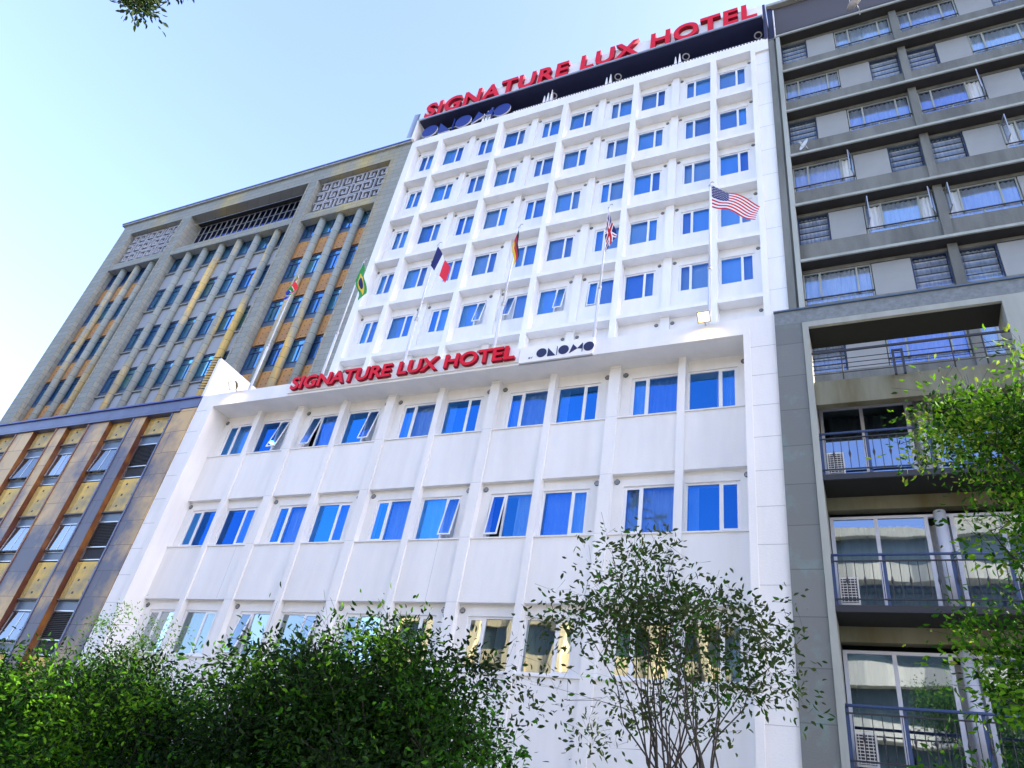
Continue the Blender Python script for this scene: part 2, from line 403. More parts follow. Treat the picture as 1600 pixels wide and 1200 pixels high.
for kind, x, z, r, k in pd_windows:
    place_window(kind, x, z, YW + .02, 1.295 if kind == 'L' else 1.28, 1.28, POPEN.get((r, k, kind), 0), rw.choice((0, 0, 1, 3, 4)), rw.choice((3, 4)), 'glassblue' if r < 2 else 'glasslow')
# round vents
v = MB(); n = 14
def disc(mb, r, y0, y1, m):
    mb.prism([(r * math.cos(2 * math.pi * i / n), r * math.sin(2 * math.pi * i / n)) for i in range(n)], y0, y1, m)
disc(v, .075, -.012, 0, M['vent'])
for i in (-1, 0, 1): v.box(-.055, .055, -.018, -.013, i * .035 - .008, i * .035 + .008, M['metal'])
vo = v.build('vent'); vo.parent = hotel; vo.location = vents[0]
for p in vents[1:]: copyto(vo, hotel, (p[0], p[1] - .003, p[2]))
# roof canopy ---------------------------------------------------------
c = MB()
c.box(-16.75, 2.2, -.26, 3.2, 36.72, 36.86, M['navy']); c.box(-16.75, 2.2, 2.2, 2.4, 35.16, 36.72, M['navy'])
c.box(-16.75, 2.2, 3.0, 3.2, 35.16, 36.72, M['navy'])
c.box(-16.80, 2.22, -.32, -.262, 36.70, 36.80, M['metal'])
c.box(2.2, 2.32, 0, 3.2, 35.16, 38.2, M['navy'])
c.box(-16.95, -16.80, -.2, 3.2, 35.23, 37.0, M['whitetrim'])
c.build('roof_canopy', hotel)
rk = MB()
for i in range(90):
    x = -10.6 + i * .142; rk.box(x, x + .07, .0, .05, 35.225, 35.30, M['whitetrim'])
rk.box(-10.7, 2.2, .0, .02, 35.30, 35.33, M['shadowgap'])
rk.build('parapet_rail', hotel)
def downlight():
    d = MB(); k = 16
    for i in range(k):
        a0, a1 = 2 * math.pi * i / k, 2 * math.pi * (i + 1) / k
        q = lambda r, a, z: (r * math.cos(a), r * math.sin(a), z)
        d.poly([q(.13, a0, 0), q(.13, a1, 0), q(.19, a1, 0), q(.19, a0, 0)], M['whitetrim'])
        d.poly([q(.19, a0, 0), q(.19, a1, 0), q(.19, a1, .015), q(.19, a0, .015)], M['whitetrim'])
        d.poly([q(.13, a0, 0), q(.13, a1, 0), q(.05, a1, .013), q(.05, a0, .013)], M['navy'])
    return d.build('downlight')
dl = downlight(); dl.parent = hotel; dl.location = (1.88, .60, 36.70)
for x in (-1.58, -5.1, -8.7, -12.3, -16.2): copyto(dl, hotel, (x, .60, 36.70))
def bracket(nblade):
    b = MB()
    for i in range(nblade):
        x = i * .2; h = .75 + .18 * i
        b.hexa([(x, .05, 0), (x + .15, .05, 0), (x + .15, .30, 0), (x, .30, 0), (x + .05, .05, h), (x + .08, .05, h), (x + .08, .10, h), (x + .05, .10, h)], M['whitetrim'])
    b.box(-.03, nblade * .2, .05, .3, -.08, 0, M['whitetrim'])
    return b.build('bracket')
b2 = bracket(2); b3 = bracket(3); b2.parent = hotel; b3.parent = hotel
b2.location = (-2.02, 0.02, 35.3); b3.location = (-12.6, 0.02, 35.3)
copyto(b3, hotel, (-9.0, .02, 35.3)); copyto(b2, hotel, (-5.55, .02, 35.3))

# party wall fin with anti climb spikes
def spikes(parent_name, x0, x1, y, zs, label):
    s = MB(); s.tube((x1 - .02, y, zs[0] - .05), (x1 - .02, y, zs[-1] + .05), .02, .02, M['black'], 6)
    for z in zs: s.tube((x1 - .02, y, z), (x0, y - .02, z + .05), .022, .012, M['black'], 5)
    o = s.build(parent_name); return tag(o, label, 'spikes')
pw = MB(); pw.box(-17.52, -17.38, -4.9, -.02, 14.37, 16.1, wm); pw.build('party_wall', hotel)
spikes('anti_climb_spikes', -17.95, -17.52, -4.86, list(np.arange(14.75, 16.2, .12)), 'row of black iron spikes on the party wall edge above the marble ledge')
spikes('anti_climb_spikes', -17.35, -16.96, -.15, list(np.arange(35.5, 37.6, .1)), 'row of black iron spikes at the left end of the roof sign canopy')

# ------------------------------------------------------------------ signs
def text_letters(txt, x0, x1, z0, z1, yf, yb, parent, mface, mside, bold=.035, group=None, spacing=1.0):
    cu = bpy.data.curves.new('t', 'FONT'); cu.body = txt; cu.extrude = .5; cu.offset = bold; cu.space_character = spacing; cu.space_word = 1.1
    to = bpy.data.objects.new('t', cu); COL.objects.link(to)
    dg = bpy.context.evaluated_depsgraph_get(); dg.update()
    me = bpy.data.meshes.new_from_object(to.evaluated_get(dg)); bpy.data.objects.remove(to)
    V = np.array([v.co[:] for v in me.vertices]); lo, hi = V.min(0), V.max(0)
    par = list(range(len(V)))
    def fd(a):
        while par[a] != a: par[a] = par[par[a]]; a = par[a]
        return a
    # weld by xy so front, side and back stay together
    seen = {}
    for i, q in enumerate(V):
        k = (round(q[0], 4), round(q[1], 4))
        if k in seen: par[fd(i)] = fd(seen[k])
        else: seen[k] = i
    P = [tuple(p.vertices) for p in me.polygons]; N = [p.normal.copy() for p in me.polygons]
    for p in P:
        for q in p[1:]: par[fd(q)] = fd(p[0])
    groups = {}
    for p, nrm in zip(P, N): groups.setdefault(fd(p[0]), []).append((p, nrm))
    T = lambda q: (x0 + (q[0] - lo[0]) / (hi[0] - lo[0]) * (x1 - x0), yf + (1 - (q[2] - lo[2]) / (hi[2] - lo[2])) * (yb - yf), z0 + (q[1] - lo[1]) / (hi[1] - lo[1]) * (z1 - z0))
    for k in sorted(groups, key=lambda k: min(V[i][0] for p, _ in groups[k] for i in p)):
        mb = MB(); mp = {}
        for p, nrm in groups[k]:
            ids = []
            for i in p:
                if i not in mp: mp[i] = len(mb.v); mb.v.append(T(V[i]))
                ids.append(mp[i])
            mb.f.append(tuple(ids)); mb.m.append(mb.mi(mface if abs(nrm[2]) > .5 else mside)); mb.sm.append(False)
        mb.build('letter', parent)
    bpy.data.meshes.remove(me)

sg = thing('roof_sign', 'large red SIGNATURE LUX HOTEL letters on a white board along the tower roof', 'sign', (0, 0, 0))
b = MB(); b.box(-16.75, 2.2, -.04, .1, 36.87, 38.14, M['whitetrim']); b.box(-16.75, 2.2, -.255, .0, 36.865, 36.885, M['whitetrim']) ; b.build('backing_board', sg)
text_letters('SIGNATURE LUX HOTEL', -16.55, 1.98, 36.90, 38.26, -.25, -.045, sg, M['red'], M['redside'], .030, spacing=1.10)
sg = thing('fascia_sign', 'red SIGNATURE LUX HOTEL letters standing on the podium fascia below the flags', 'sign', (0, 0, 0))
b = MB(); b.box(-13.2, -4.66, -5.0, YF + .036, 13.88, 14.40, M['whitetrim']); b.build('backing_board', sg)
text_letters('SIGNATURE LUX HOTEL', -13.05, -4.76, 13.93, 14.44, -5.12, -5.003, sg, M['red'], M['redside'], .03)

def circ(cx, cz, r, n=28, a0=0, a1=2 * math.pi): return [(cx + r * math.cos(a0 + (a1 - a0) * i / n), cz + r * math.sin(a0 + (a1 - a0) * i / n)) for i in range(n if a1 - a0 > 6.2 else n + 1)]
def logo(x, z, h, wid, yf, yb, parent, mf, ms):
    """solid letters O N O M O: discs, a left triangle with a thin upright, two sloping triangles"""
    u = wid / 5.55; r = h / 2; rr = min(r, u * .52)
    def O(cx, tail=False):
        m = MB(); m.prism([(cx + (px) * 1.0, z + r + pz) for px, pz in circ(0, 0, r)], yf, yb, mf, ms)
        if tail: m.box(cx + r * .35, cx + r * .55, yf - .002, yb, z - .02 * h, z + .15 * h, ms)
        m.build('letter', parent)
    st = wid / 5
    O(x + r)
    m = MB(); xa = x + 2 * r + .12 * h; m.prism([(xa, z), (xa + .8 * h, z), (xa, z + h * .96)], yf, yb, mf, ms); m.box(xa + .88 * h, xa + .93 * h, yf, yb, z, z + h, mf); m.build('letter', parent)
    xb = xa + 1.05 * h + r; O(xb)
    xc = xb + r + .08 * h
    m = MB(); m.prism([(xc, z), (xc + .3 * h, z + .98 * h), (xc + .75 * h, z + .45 * h)], yf, yb, mf, ms)
    m.prism([(xc + .752 * h, z + .45 * h), (xc + 1.2 * h, z + .98 * h), (xc + 1.2 * h, z + .35 * h)], yf, yb, mf, ms); m.box(xc + 1.202 * h, xc + 1.25 * h, yf, yb, z, z + .98 * h, mf); m.build('letter', parent)
    O(xc + 1.33 * h + r)
sg = thing('logo_sign', 'white plate with small navy BY ONOMO lettering beside the red fascia sign', 'sign', (0, 0, 0))
b = MB(); b.box(-4.64, -2.40, -5.02, YF + .036, 13.80, 14.37, M['whitetrim']); b.build('backing_board', sg)
logo(-4.10, 13.91, .31, 1.7, -5.035, -5.021, sg, M['navylogo'], M['navylogo'])
text_letters('BY', -4.33, -4.20, 13.905, 13.965, -5.028, -5.021, sg, M['navylogo'], M['navylogo'], .01)
sg = thing('roof_logo_sign', 'freestanding blue ONOMO discs and triangles on the tower parapet at the left', 'sign', (0, 0, 0))
b = MB(); b.box(-16.6, -10.9, .06, .10, 35.225, 35.29, M['metal']); b.box(-16.6, -10.9, .06, .10, 35.6, 35.65, M['metal']); b.build('support_rail', sg)
logo(-16.45, 35.30, 1.0, 5.6, -.02, .055, sg, M['logoblue'], M['whitetrim'])

# ------------------------------------------------------------------ flood lights
def flood(x, z, label, lit):
    t = thing('floodlight', label, 'lamp', (x, YF - .02, z), 'floodlights on the podium fascia')
    ca, sa = math.cos(rad(38)), math.sin(rad(38))
    def rot(p): return (p[0], -.22 + p[1] * ca - p[2] * sa, p[2] * ca + p[1] * sa)
    def rb(mb, x0, x1, y0, y1, z0, z1, m, k=1.0):
        x0, x1, y0, y1, z0, z1 = [q * .95 for q in (x0, x1, y0, y1, z0, z1)]
        c = [(x0, y0, z0), (x1, y0, z0), (x1 * k, y1, z0 * k), (x0 * k, y1, z0 * k), (x0, y0, z1), (x1, y0, z1), (x1 * k, y1, z1 * k), (x0 * k, y1, z1 * k)]
        mb.hexa([rot(q) for q in c], m)
    h = MB(); rb(h, -.15, .15, -.02, .13, -.13, .13, M['bronze'], .6)
    for a, b, c, d in ((-.17, .17, .13, .15), (-.17, .17, -.15, -.13), (-.17, -.15, -.13, .13), (.15, .17, -.13, .13)): rb(h, a, b, -.06, .0, c, d, M['bronze'])
    h.build('housing', t)
    f = MB(); rb(f, -.15, .15, -.035, -.022, -.13, .13, M['lamp']); f.build('lamp_glass', t)
    b = MB(); b.tube((0, .01, -.1), (0, -.20, -.02), .02, .02, M['metal'], 8); b.build('arm', t)
    L = bpy.data.lights.new('flood', 'SPOT'); L.energy = lit; L.color = (1, .62, .18); L.spot_size = rad(150); L.spot_blend = .9; L.shadow_soft_size = .08
    lo = bpy.data.objects.new('lamp_beam', L); COL.objects.link(lo); lo.parent = t; lo.location = (0, -.33, -.16); lo.rotation_euler = Vector((0, -.55, .8)).to_track_quat('Z', 'Y').to_euler()
M['lamp'] = emit('lamp_glow', (1, .72, .25), 1.2)
flood(.65, 14.36, 'lit square floodlight at the foot of the rightmost flagpole', 4)
flood(-15.7, 14.42, 'lit floodlight on the podium edge left of the red fascia letters', 4)

# ------------------------------------------------------------------ flagpoles and flags
FY = -4.6
def pole(x, label):
    t = thing('flagpole', label, 'flagpole', (x, FY, 14.36), 'flagpoles along the podium roof')
    p = MB(); p.tube((0, 0, 0), (0, 0, 2.3), .05, .045, M['pole'], 12); p.tube((0, 0, 2.3), (0, 0, 5.8), .032, .022, M['pole'], 12); p.build('pole', t)
    q = MB(); q.tube((0, 0, 2.22), (0, 0, 2.36), .06, .055, M['metal'], 10); q.build('collar', t)
    q = MB(); q.tube((0, 0, 5.8), (0, 0, 5.86), .04, .03, M['metal'], 10)
    a = [(.0, 0, 5.86), (.03, 0, 5.95), (.08, 0, 5.98), (.12, 0, 5.92)]
    for i in range(3): q.tube(a[i], a[i + 1], .014, .014, M['metal'], 6)
    q.build('finial', t)
    q = MB(); q.tube((.05, -.03, .6), (.04, -.02, 5.8), .006, .006, M['whitetrim'], 4); q.build('halyard', t)
POLES = [.67, -2.58, -5.82, -9.07, -12.38, -15.58]
PL = ['white flagpole flying the stars and stripes flag', 'white flagpole with the limp union flag', 'white flagpole with the black red and gold flag', 'white flagpole with the blue white and red tricolour',
      'white flagpole with the green and yellow flag', 'leftmost white flagpole with the six coloured flag in front of the stone building']
for x, l in zip(POLES, PL): pole(x, l)
R_, W_, B_, G_, Y_, K_ = (.50, .008, .022), (.8, .8, .82), (.004, .007, .11), (.012, .26, .03), (.75, .50, .012), (.006, .006, .006)
def us(u, v):
    if u < .4 and v < .54:
        a, b = u / .4 * 11, v / .54 * 9
        i, j = int(a), int(b)
        if (i + j) % 2 == 0 and (a - i - .5) ** 2 + (b - j - .5) ** 2 < .09: return W_
        return B_
    return R_ if int(v * 13) % 2 == 0 else W_
def uk(u, v):
    x, y = u * 2 - 1, (v - .5) * 1
    if abs(x * 1) < .1 or abs(y) < .1: return R_
    if abs(x) < .17 or abs(y) < .17: return W_
    d = abs(abs(y) - abs(x) * .5)
    if d < .035: return R_
    if d < .09: return W_
    return B_
def de(u, v): return K_ if v < 1 / 3 else (R_ if v < 2 / 3 else Y_)
def fr(u, v): return B_ if u < 1 / 3 else (W_ if u < 2 / 3 else (.8, .02, .05))
def br(u, v):
    x, y = u - .5, v - .5
    if (x / .17) ** 2 + (y / .25) ** 2 < 1: return B_
    return Y_ if abs(x) / .42 + abs(y) / .4 < 1 else G_
def za(u, v):
    y = abs(v - .5); t = u * 1.5
    if t < .5 and y < .34 - t * .66: return K_
    if t < .56 and y < .40 - t * .66: return Y_
    if y < .1 or abs(y - (.5 - t * .66)) < .09 and t < .75: return G_
    if y < .16: return W_
    return (.8, .04, .05) if v < .5 else (.01, .05, .45)
fm = bpy.data.materials.new('flag_cloth'); fm.use_nodes = True
_t = fm.node_tree; _a = _t.nodes.new('ShaderNodeVertexColor'); _a.layer_name = 'Col'; _p = _t.nodes['Principled BSDF']; _t.links.new(_a.outputs[0], _p.inputs['Base Color']); _p.inputs['Roughness'].default_value = .7
_tl = _t.nodes.new('ShaderNodeBsdfTranslucent'); _mx = _t.nodes.new('ShaderNodeMixShader'); _mx.inputs[0].default_value = .15
_t.links.new(_a.outputs[0], _tl.inputs[0]); _t.links.new(_p.outputs[0], _mx.inputs[1]); _t.links.new(_tl.outputs[0], _mx.inputs[2]); _t.links.new(_mx.outputs[0], _t.nodes['Material Output'].inputs[0])
def flag(name, fn, corners, label, wave, nf, nu=78, nv=52, sag=0, twist=0):
    """corners hoist-top, hoist-bottom, fly-bottom, fly-top in (x, y, z)"""
    A, Bc, Cc, D = [Vector(c) for c in corners]; mb = MB(); vs = []; cols = []
    for j in range(nv + 1):
        for i in range(nu + 1):
            u, v = i / nu, j / nv
            p = A * (1 - u) * (1 - v) + Bc * (1 - u) * v + Cc * u * v + D * u * (1 - v)
            k = min(1, u * 3)
            ph = nf * 2 * math.pi * (u + .25 * v)
            p += Vector((wave * .22 * k * math.sin(ph + 1.3 + twist), wave * k * math.sin(ph + twist), wave * .38 * k * math.sin(ph + .8) - sag * math.sin(math.pi * u) * (.3 + .7 * v)))
            vs.append(tuple(p))
    fs = []
    for j in range(nv):
        for i in range(nu):
            a = j * (nu + 1) + i; fs.append((a, a + 1, a + nu + 2, a + nu + 1)); c = fn((i + .5) / nu, (j + .5) / nv); cols += [*c, 1] * 4
    me = bpy.data.meshes.new(name); me.from_pydata(vs, [], fs); me.materials.append(fm)
    ca = me.color_attributes.new('Col', 'FLOAT_COLOR', 'CORNER'); ca.data.foreach_set('color', cols)
    me.polygons.foreach_set('use_smooth', [True] * len(fs))
    o = bpy.data.objects.new(name, me); COL.objects.link(o); tag(o, label, 'flag', 'flags on the podium flagpoles')
    return o
def F3(l, dy=(0, 0, 0, 0)): return [(x, FY - .035 - d, z) for (x, z), d in zip(l, dy)]
flag('striped_flag', us, F3([(.726, 20.13), (.746, 19.12), (2.0, 18.05), (2.12, 18.70)], (0, 0, .1, .1)), 'stars and stripes flag blown out to the right on the rightmost pole', .085, 1.35, 110, 78, sag=-.05)
flag('union_flag', uk, F3([(-2.56, 19.92), (-2.60, 19.0), (-2.48, 18.0), (-2.10, 18.5)], (0, 0, .05, .2)), 'limp red white and blue union flag hanging in folds', .05, 1.5)
flag('tricolour_flag', de, F3([(-5.80, 20.02), (-5.93, 19.28), (-5.62, 18.16), (-5.45, 18.45)], (0, 0, .1, .25)), 'limp black red and gold flag hanging down its pole', .04, 1.3, nu=48, nv=48)
flag('tricolour_flag', fr, F3([(-9.05, 20.1), (-9.12, 19.15), (-8.25, 18.05), (-8.08, 18.6)], (0, 0, .1, .2)), 'blue white and red vertical tricolour flag drooping to the right', .06, 1.0, nu=48, nv=48)
flag('green_flag', br, F3([(-12.34, 20.12), (-12.42, 19.2), (-11.75, 17.92), (-11.48, 18.2)], (0, 0, .1, .2)), 'limp green flag with a yellow rhombus hanging at the edge of the stone building', .06, 1.4)
flag('six_colour_flag', za, F3([(-15.60, 20.2), (-15.75, 19.35), (-15.55, 18.65), (-15.1, 19.15)], (0, 0, .15, .2)), 'limp red green blue and white flag on the leftmost pole', .09, 1.5)

# ------------------------------------------------------------------ STONE OFFICE BUILDING on the left
ob = thing('office_building', 'grey stone office block with ribbed columns above a dark marble lower front', 'building')
st, sp = M['stone'], M['stonepanel']
w = MB()
w.box(-40.65, -39.40, 0, .6, 14.2, 33.98, st); w.box(-34.50, -33.62, 0, .6, 14.2, 33.98, st); w.box(-23.95, -23.18, 0, .6, 14.2, 33.98, st)
w.box(-18.05, -16.94, 0, .6, 14.2, 33.98, st); w.box(-40.65, -16.94, 0, .6, 33.98, 35.12, st)
BAY = [(-39.40, -34.50, [-38.14, -36.80, -35.48]), (-33.62, -23.95, [-32.20, -30.80, -29.40, -28.0, -26.55, -25.05]), (-23.18, -18.05, [-21.78, -20.50, -19.17])]
for bi, (a, b, cs) in enumerate(BAY):
    w.box(a, b, -.0, .6, 30.52, 30.80, st); w.box(a, b, .06, .6, 30.80, 31.12, st)
    w.box(a, b, .10, .6, 31.12, 31.22, st)
w.build('wall', ob)
w = MB(); w.box(-40.65, -16.94, .6, 14, 14.2, 30.8, st); w.box(-40.65, -16.94, 1.6, 14, 30.8, 35.1, st); w.build('block', ob)
w = MB()
for (a, b, cs) in BAY:      # raised moulding round the bays
    w.box(a - .10, a - .02, -.05, 0, 14.4, 34.08, st); w.box(b + .02, b + .10, -.05, 0, 14.4, 34.08, st) ; w.box(a - .02, b + .02, -.05, 0, 34.0, 34.08, st)
    w.box(a - .0, a + .06, .12, .2, 14.4, 30.5, st)
w.build('moulding', ob)
w = MB(); w.box(-40.95, -16.95, -.12, .6, 35.13, 35.24, M['conclight']); w.box(-40.98, -16.95, -.15, .6, 35.245, 35.36, M['flash']); w.build('roof_flashing', ob)
for bi, (a, b, cs) in enumerate(BAY):
    for c in cs:
        m = MB(); m.tube((c, .30, 14.4), (c, .30, 30.515), .20, .20, M['stonecol'], 20); m.build('column', ob)
# attic: fret screens in the outer bays, glazed gallery in the middle
def fret(a, b, z0, z1):
    m = MB(); m.box(a, b, .50, .55, z0, z1, M['room'])
    cols = 6; rows = 3; cw = (b - a) / cols; ch = (z1 - z0) / rows; t = .08; y0, y1 = .22, .34
    for i in range(cols + 1): 
        if 0 < i < cols: m.box(a + i * cw - t / 2, a + i * cw + t / 2, y0, y1, z0, z1, M['screen'])
    for j in range(rows):
        zz = z0 + j * ch
        for i in range(cols):
            xx = a + i * cw; s = 1 if (i + j) % 2 else -1
            X = lambda q: xx + (q if s > 0 else 1 - q) * cw
            def bar(xa, xb, za, zb):
                p, q = sorted((X(xa), X(xb))); m.box(p, q, y0 + .01, y1 - .01, zz + za * ch, zz + zb * ch, M['screen'])
            bar(.06, .72, .86, .97); bar(.60, .72, .30, .86); bar(.28, .60, .30, .41); bar(.28, .40, .41, .68); bar(.06, .94, .02, .12)
    m.box(a, b, y0, y1, z0 - .001, z0 + .06, M['screen']); m.box(a, b, y0, y1, z1 - .05, z1, M['screen'])
    return m.build('fret_screen', ob)
fret(-39.34, -34.56, 31.24, 33.9); fret(-23.12, -18.11, 31.24, 33.9)
m = MB(); m.box(-33.62, -23.95, 1.2, 1.4, 31.0, 33.97, M['darksoffit']); m.box(-33.62, -23.95, .6, 1.2, 33.90, 33.97, M['darksoffit']); m.box(-33.8, -33.62, .6, 1.4, 30.9, 34, st); m.box(-23.95, -23.8, .6, 1.4, 30.9, 34, st); m.box(-33.62, -23.95, .6, 1.4, 30.81, 31.05, st); m.build('gallery_back', ob)
m = MB(); m.box(-33.6, -23.97, .90, .91, 31.3, 33.88, M['glassdim'])
for i in range(21): x = -33.55 + i * .47; m.box(x, x + .022, .85, .90, 31.3, 33.88, M['conclight'])
for z in (32.3, 33.1, 33.85): m.box(-33.6, -23.97, .855, .895, z, z + .03, M['metal'])
m.build('gallery_glazing', ob)
def office_window(wd):
    f = MB(); bf = M['blueframe']; h = 1.74; t = .05
    f.box(0, t, 0, .06, 0, h, bf); f.box(wd - t, wd, 0, .06, 0, h, bf); f.box(t, wd - t, 0, .06, h - t, h, bf); f.box(t, wd - t, 0, .06, 0, t, bf)
    f.box(t, wd - t, .0, .05, .34, .39, bf); f.box(t, wd - t, 0, .05, 1.36, 1.41, bf); f.box(wd * .5 - .025, wd * .5 + .025, 0, .05, .39, 1.36, bf)
    o = f.build('window')
    p = MB(); p.box(t, wd - t, .03, .036, .39, h - t, M['glassstone']); p.box(t, wd - t, .028, .036, t, .34, M['bluepanel']); attach(p.build('pane'), o)
    attach(wavy(.05, wd * .45, .4, 1.36, .10, M['curtain'], 'curtain', 12, .02, 3), o)
    return o
def spandrel_panel(wd, orange):
    p = MB(); h = 1.24
    if orange:
        gx = .24
        for i in range(3): p.box(.02 + i * .08, .02 + i * .08 + .045, .0, .03, 0, h, M['terra'])
        p.box(0, gx, .03, .05, 0, h, M['terradk']); p.box(gx, wd, -.01, .05, .02, h, M['terra'])
        for i in range(3):
            for j in range(4):
                cx = gx + (i + .5) * (wd - gx) / 3; cz = .15 + j * .31; p.box(cx - .026, cx + .026, -.018, -.0105, cz - .026, cz + .026, M['terradk'])
    else:
        p.box(0, .22, .012, .05, 0, h - .08, M['stonepanel']); p.box(.225, wd, 0, .05, 0, h - .08, M['stonepanel'])
        p.box(-.05, wd + .05, -.10, .05, h - .07, h, st)
    return p.build('spandrel_panel')
wc = {}; pc = {}
def put(cachd, key, maker, loc, par):
    if key not in cachd: o = maker(); o.parent = par; o.location = loc; cachd[key] = o
    else: copyto(cachd[key], par, loc)
for bi, (a, b, cs) in enumerate(BAY):
    ed = [a + .02] + cs + [b - .02]
    for i in range(len(ed) - 1):
        x0 = ed[i] + (.02 if i == 0 else .06); x1 = ed[i + 1] - (.02 if i == len(ed) - 2 else .06); wd = round(x1 - x0, 2)
        for r in range(6):
            head = 30.90 - 3.07 * r; zb = head - 1.76
            if zb < 14.5: continue
            if r < 5: put(wc, wd, lambda: office_window(wd), (x0, .44, zb), ob)
            if r < 5: put(pc, (wd, bi != 1), lambda: spandrel_panel(wd, bi != 1), (x0, .42, zb - 1.25), ob)
m = MB()
for x, y in ((-29.95, .05), (-32.4, .05), (-27.2, .05)):
    m.tube((x, .1, 35.36), (x, .1, 35.62), .03, .03, M['black'], 6); m.box(x - .12, x + .06, .05, .15, 35.60, 35.68, M['black'])
m.build('roof_fixings', ob)
# lower marble front
mk, rs = M['marble'], M['rust']
w = MB()
w.box(-40.7, -17.42, -4.93, -.02, 13.90, 14.30, M['marbletop']); w.box(-40.8, -17.42, -4.99, -.02, 14.30, 14.36, M['flash'])
w.box(-40.7, -18.2, -4.97, -.02, 13.78, 13.86, M['marbletop']); w.box(-40.7, -17.42, -4.90, -.02, 13.86, 13.90, M['shadowgap'])
w.box(-18.2, -17.42, -4.93, -.02, 0, 13.86, mk)
edges = [(-18.47, -18.2)]
pil = [(-20.60, -19.98), (-23.15, -22.03), (-25.10, -24.55), (-27.70, -26.65), (-29.70, -29.15), (-32.3, -31.2), (-34.3, -33.75), (-36.9, -35.8), (-38.9, -38.35), (-40.7, -40.3)]
w.box(-18.2 - .35, -18.2, -4.90, -4.5, 0, 13.78, mk)
for a, b in pil: w.box(a, b, -4.90, -4.5, 0, 13.78, mk)
w.build('marble_wall', ob)
w = MB()
for a, b in pil:
    w.box(b, b + .012, -4.89, -4.60, 0, 13.77, rs)
    w.box(a - .075, a - .004, -4.93, -4.60, 0, 13.77, M['marbletop'] if a > -21 else rs)
w.box(-18.62, -18.555, -4.93, -4.6, 0, 13.77, M['marbletop'])
w.build('marble_reveals', ob)
w = MB(); w.box(-40.7, -18.2, -4.5, -.02, 0, 13.78, M['room']); w.build('recess_back', ob)
bays = [(-19.96, -18.63), (-22.01, -20.69), (-24.53, -23.24), (-26.63, -25.19), (-29.13, -27.79), (-31.18, -29.79)]
def marble_panel(wd, h):
    p = MB()
    for i in range(3): p.box(.02 + i * .08, .07 + i * .08, .0, .03, 0, h, M['ochre'])
    p.box(0, .27, .03, .05, 0, h, M['terradk']); p.box(.27, wd, -.01, .05, 0, h, M['ochre']); p.box(0, wd, -.05, .05, -.05, -.001, M['shadowgap'])
    for i in range(2):
        for j in range(3 if h > 1 else 2):
            cx = .27 + (i + .5) * (wd - .27) / 2; cz = h * ((j + .5) / (3 if h > 1 else 2)); p.box(cx - .036, cx + .036, -.02, -.0105, cz - .036, cz + .036, M['black'])
    return p.build('panel')
def marble_louvre(wd):
    p = MB(); f = M['metal']
    p.box(0, wd, 0, .05, 1.36, 1.40, f); p.box(0, .04, 0, .05, 0, 1.72, f); p.box(wd - .04, wd, 0, .05, 0, 1.72, f); p.box(.04, wd - .04, 0, .05, 0, .04, f); p.box(.04, wd - .04, 0, .05, .45, .49, f)
    for i in range(15): z = .52 + i * .056; p.hexa([(.04, -.02, z), (wd - .04, -.02, z), (wd - .04, .05, z + .03), (.04, .05, z + .03), (.04, -.02, z + .012), (wd - .04, -.02, z + .012), (wd - .04, .05, z + .042), (.04, .05, z + .042)], M['louvre'])
    p.box(.04, wd - .04, .06, .07, .04, 1.36, M['room'])
    o = p.build('louvre')
    q = MB(); q.box(.04, wd - .04, .01, .016, 1.40, 1.72, M['bluepanel']); attach(q.build('pane'), o); return o
def marble_window(wd, openv):
    f = MB(); c = M['metal']
    f.box(0, .04, 0, .06, 0, 1.72, c); f.box(wd - .04, wd, 0, .06, 0, 1.72, c); f.box(.04, wd - .04, 0, .06, 1.68, 1.72, c); f.box(.04, wd - .04, 0, .06, 0, .04, c); f.box(.04, wd - .04, 0, .06, 1.34, 1.38, c); f.box(.04, wd - .04, 0, .06, .30, .34, c)
    f.box(wd * .5 - .02, wd * .5 + .02, 0, .05, .34, 1.34, c); o = f.build('window')
    p = MB(); p.box(.04, wd - .04, .03, .036, 1.38, 1.68, M['bluepanel']); p.box(.04, wd - .04, .03, .036, .04, .30, M['bluepanel']); p.box(wd * .5 + .02, wd - .04, .03, .036, .34, 1.34, M['glassolive']); attach(p.build('pane'), o)
    s = MB(); x0, x1 = .05, wd - .05; a = rad(openv); 
    def hx(xa, xb, za, zb, m, y0=0, y1=.03):
        pts = []
        for z in (za, zb):
            for (x, y) in ((xa, y0), (xb, y0), (xb, y1), (xa, y1)):
                d = 1 - z; pts.append((x, -.01 + y * math.cos(a) - d * math.sin(a), .34 + 1 - d * math.cos(a)))
        s.hexa(pts, m)
    hx(x0, x1, 0, .04, M['black']); hx(x0, x1, .96, 1, M['black']); hx(x0, x0 + .04, .04, .96, c); hx(x1 - .04, x1, .04, .96, c); hx((x0 + x1) / 2 - .02, (x0 + x1) / 2 + .02, .04, .96, c)
    hx(x0 + .04, (x0 + x1) / 2 - .02, .04, .96, M['glassolive'], .012, .016); hx((x0 + x1) / 2 + .02, x1 - .04, .04, .96, M['glassolive'], .012, .016)
    attach(s.build('sash'), o)
    attach(wavy(.05, wd - .05, .35, 1.33, .12, M['curtaindark'], 'curtain', 16, .02, 9), o)
    return o
mc = {}
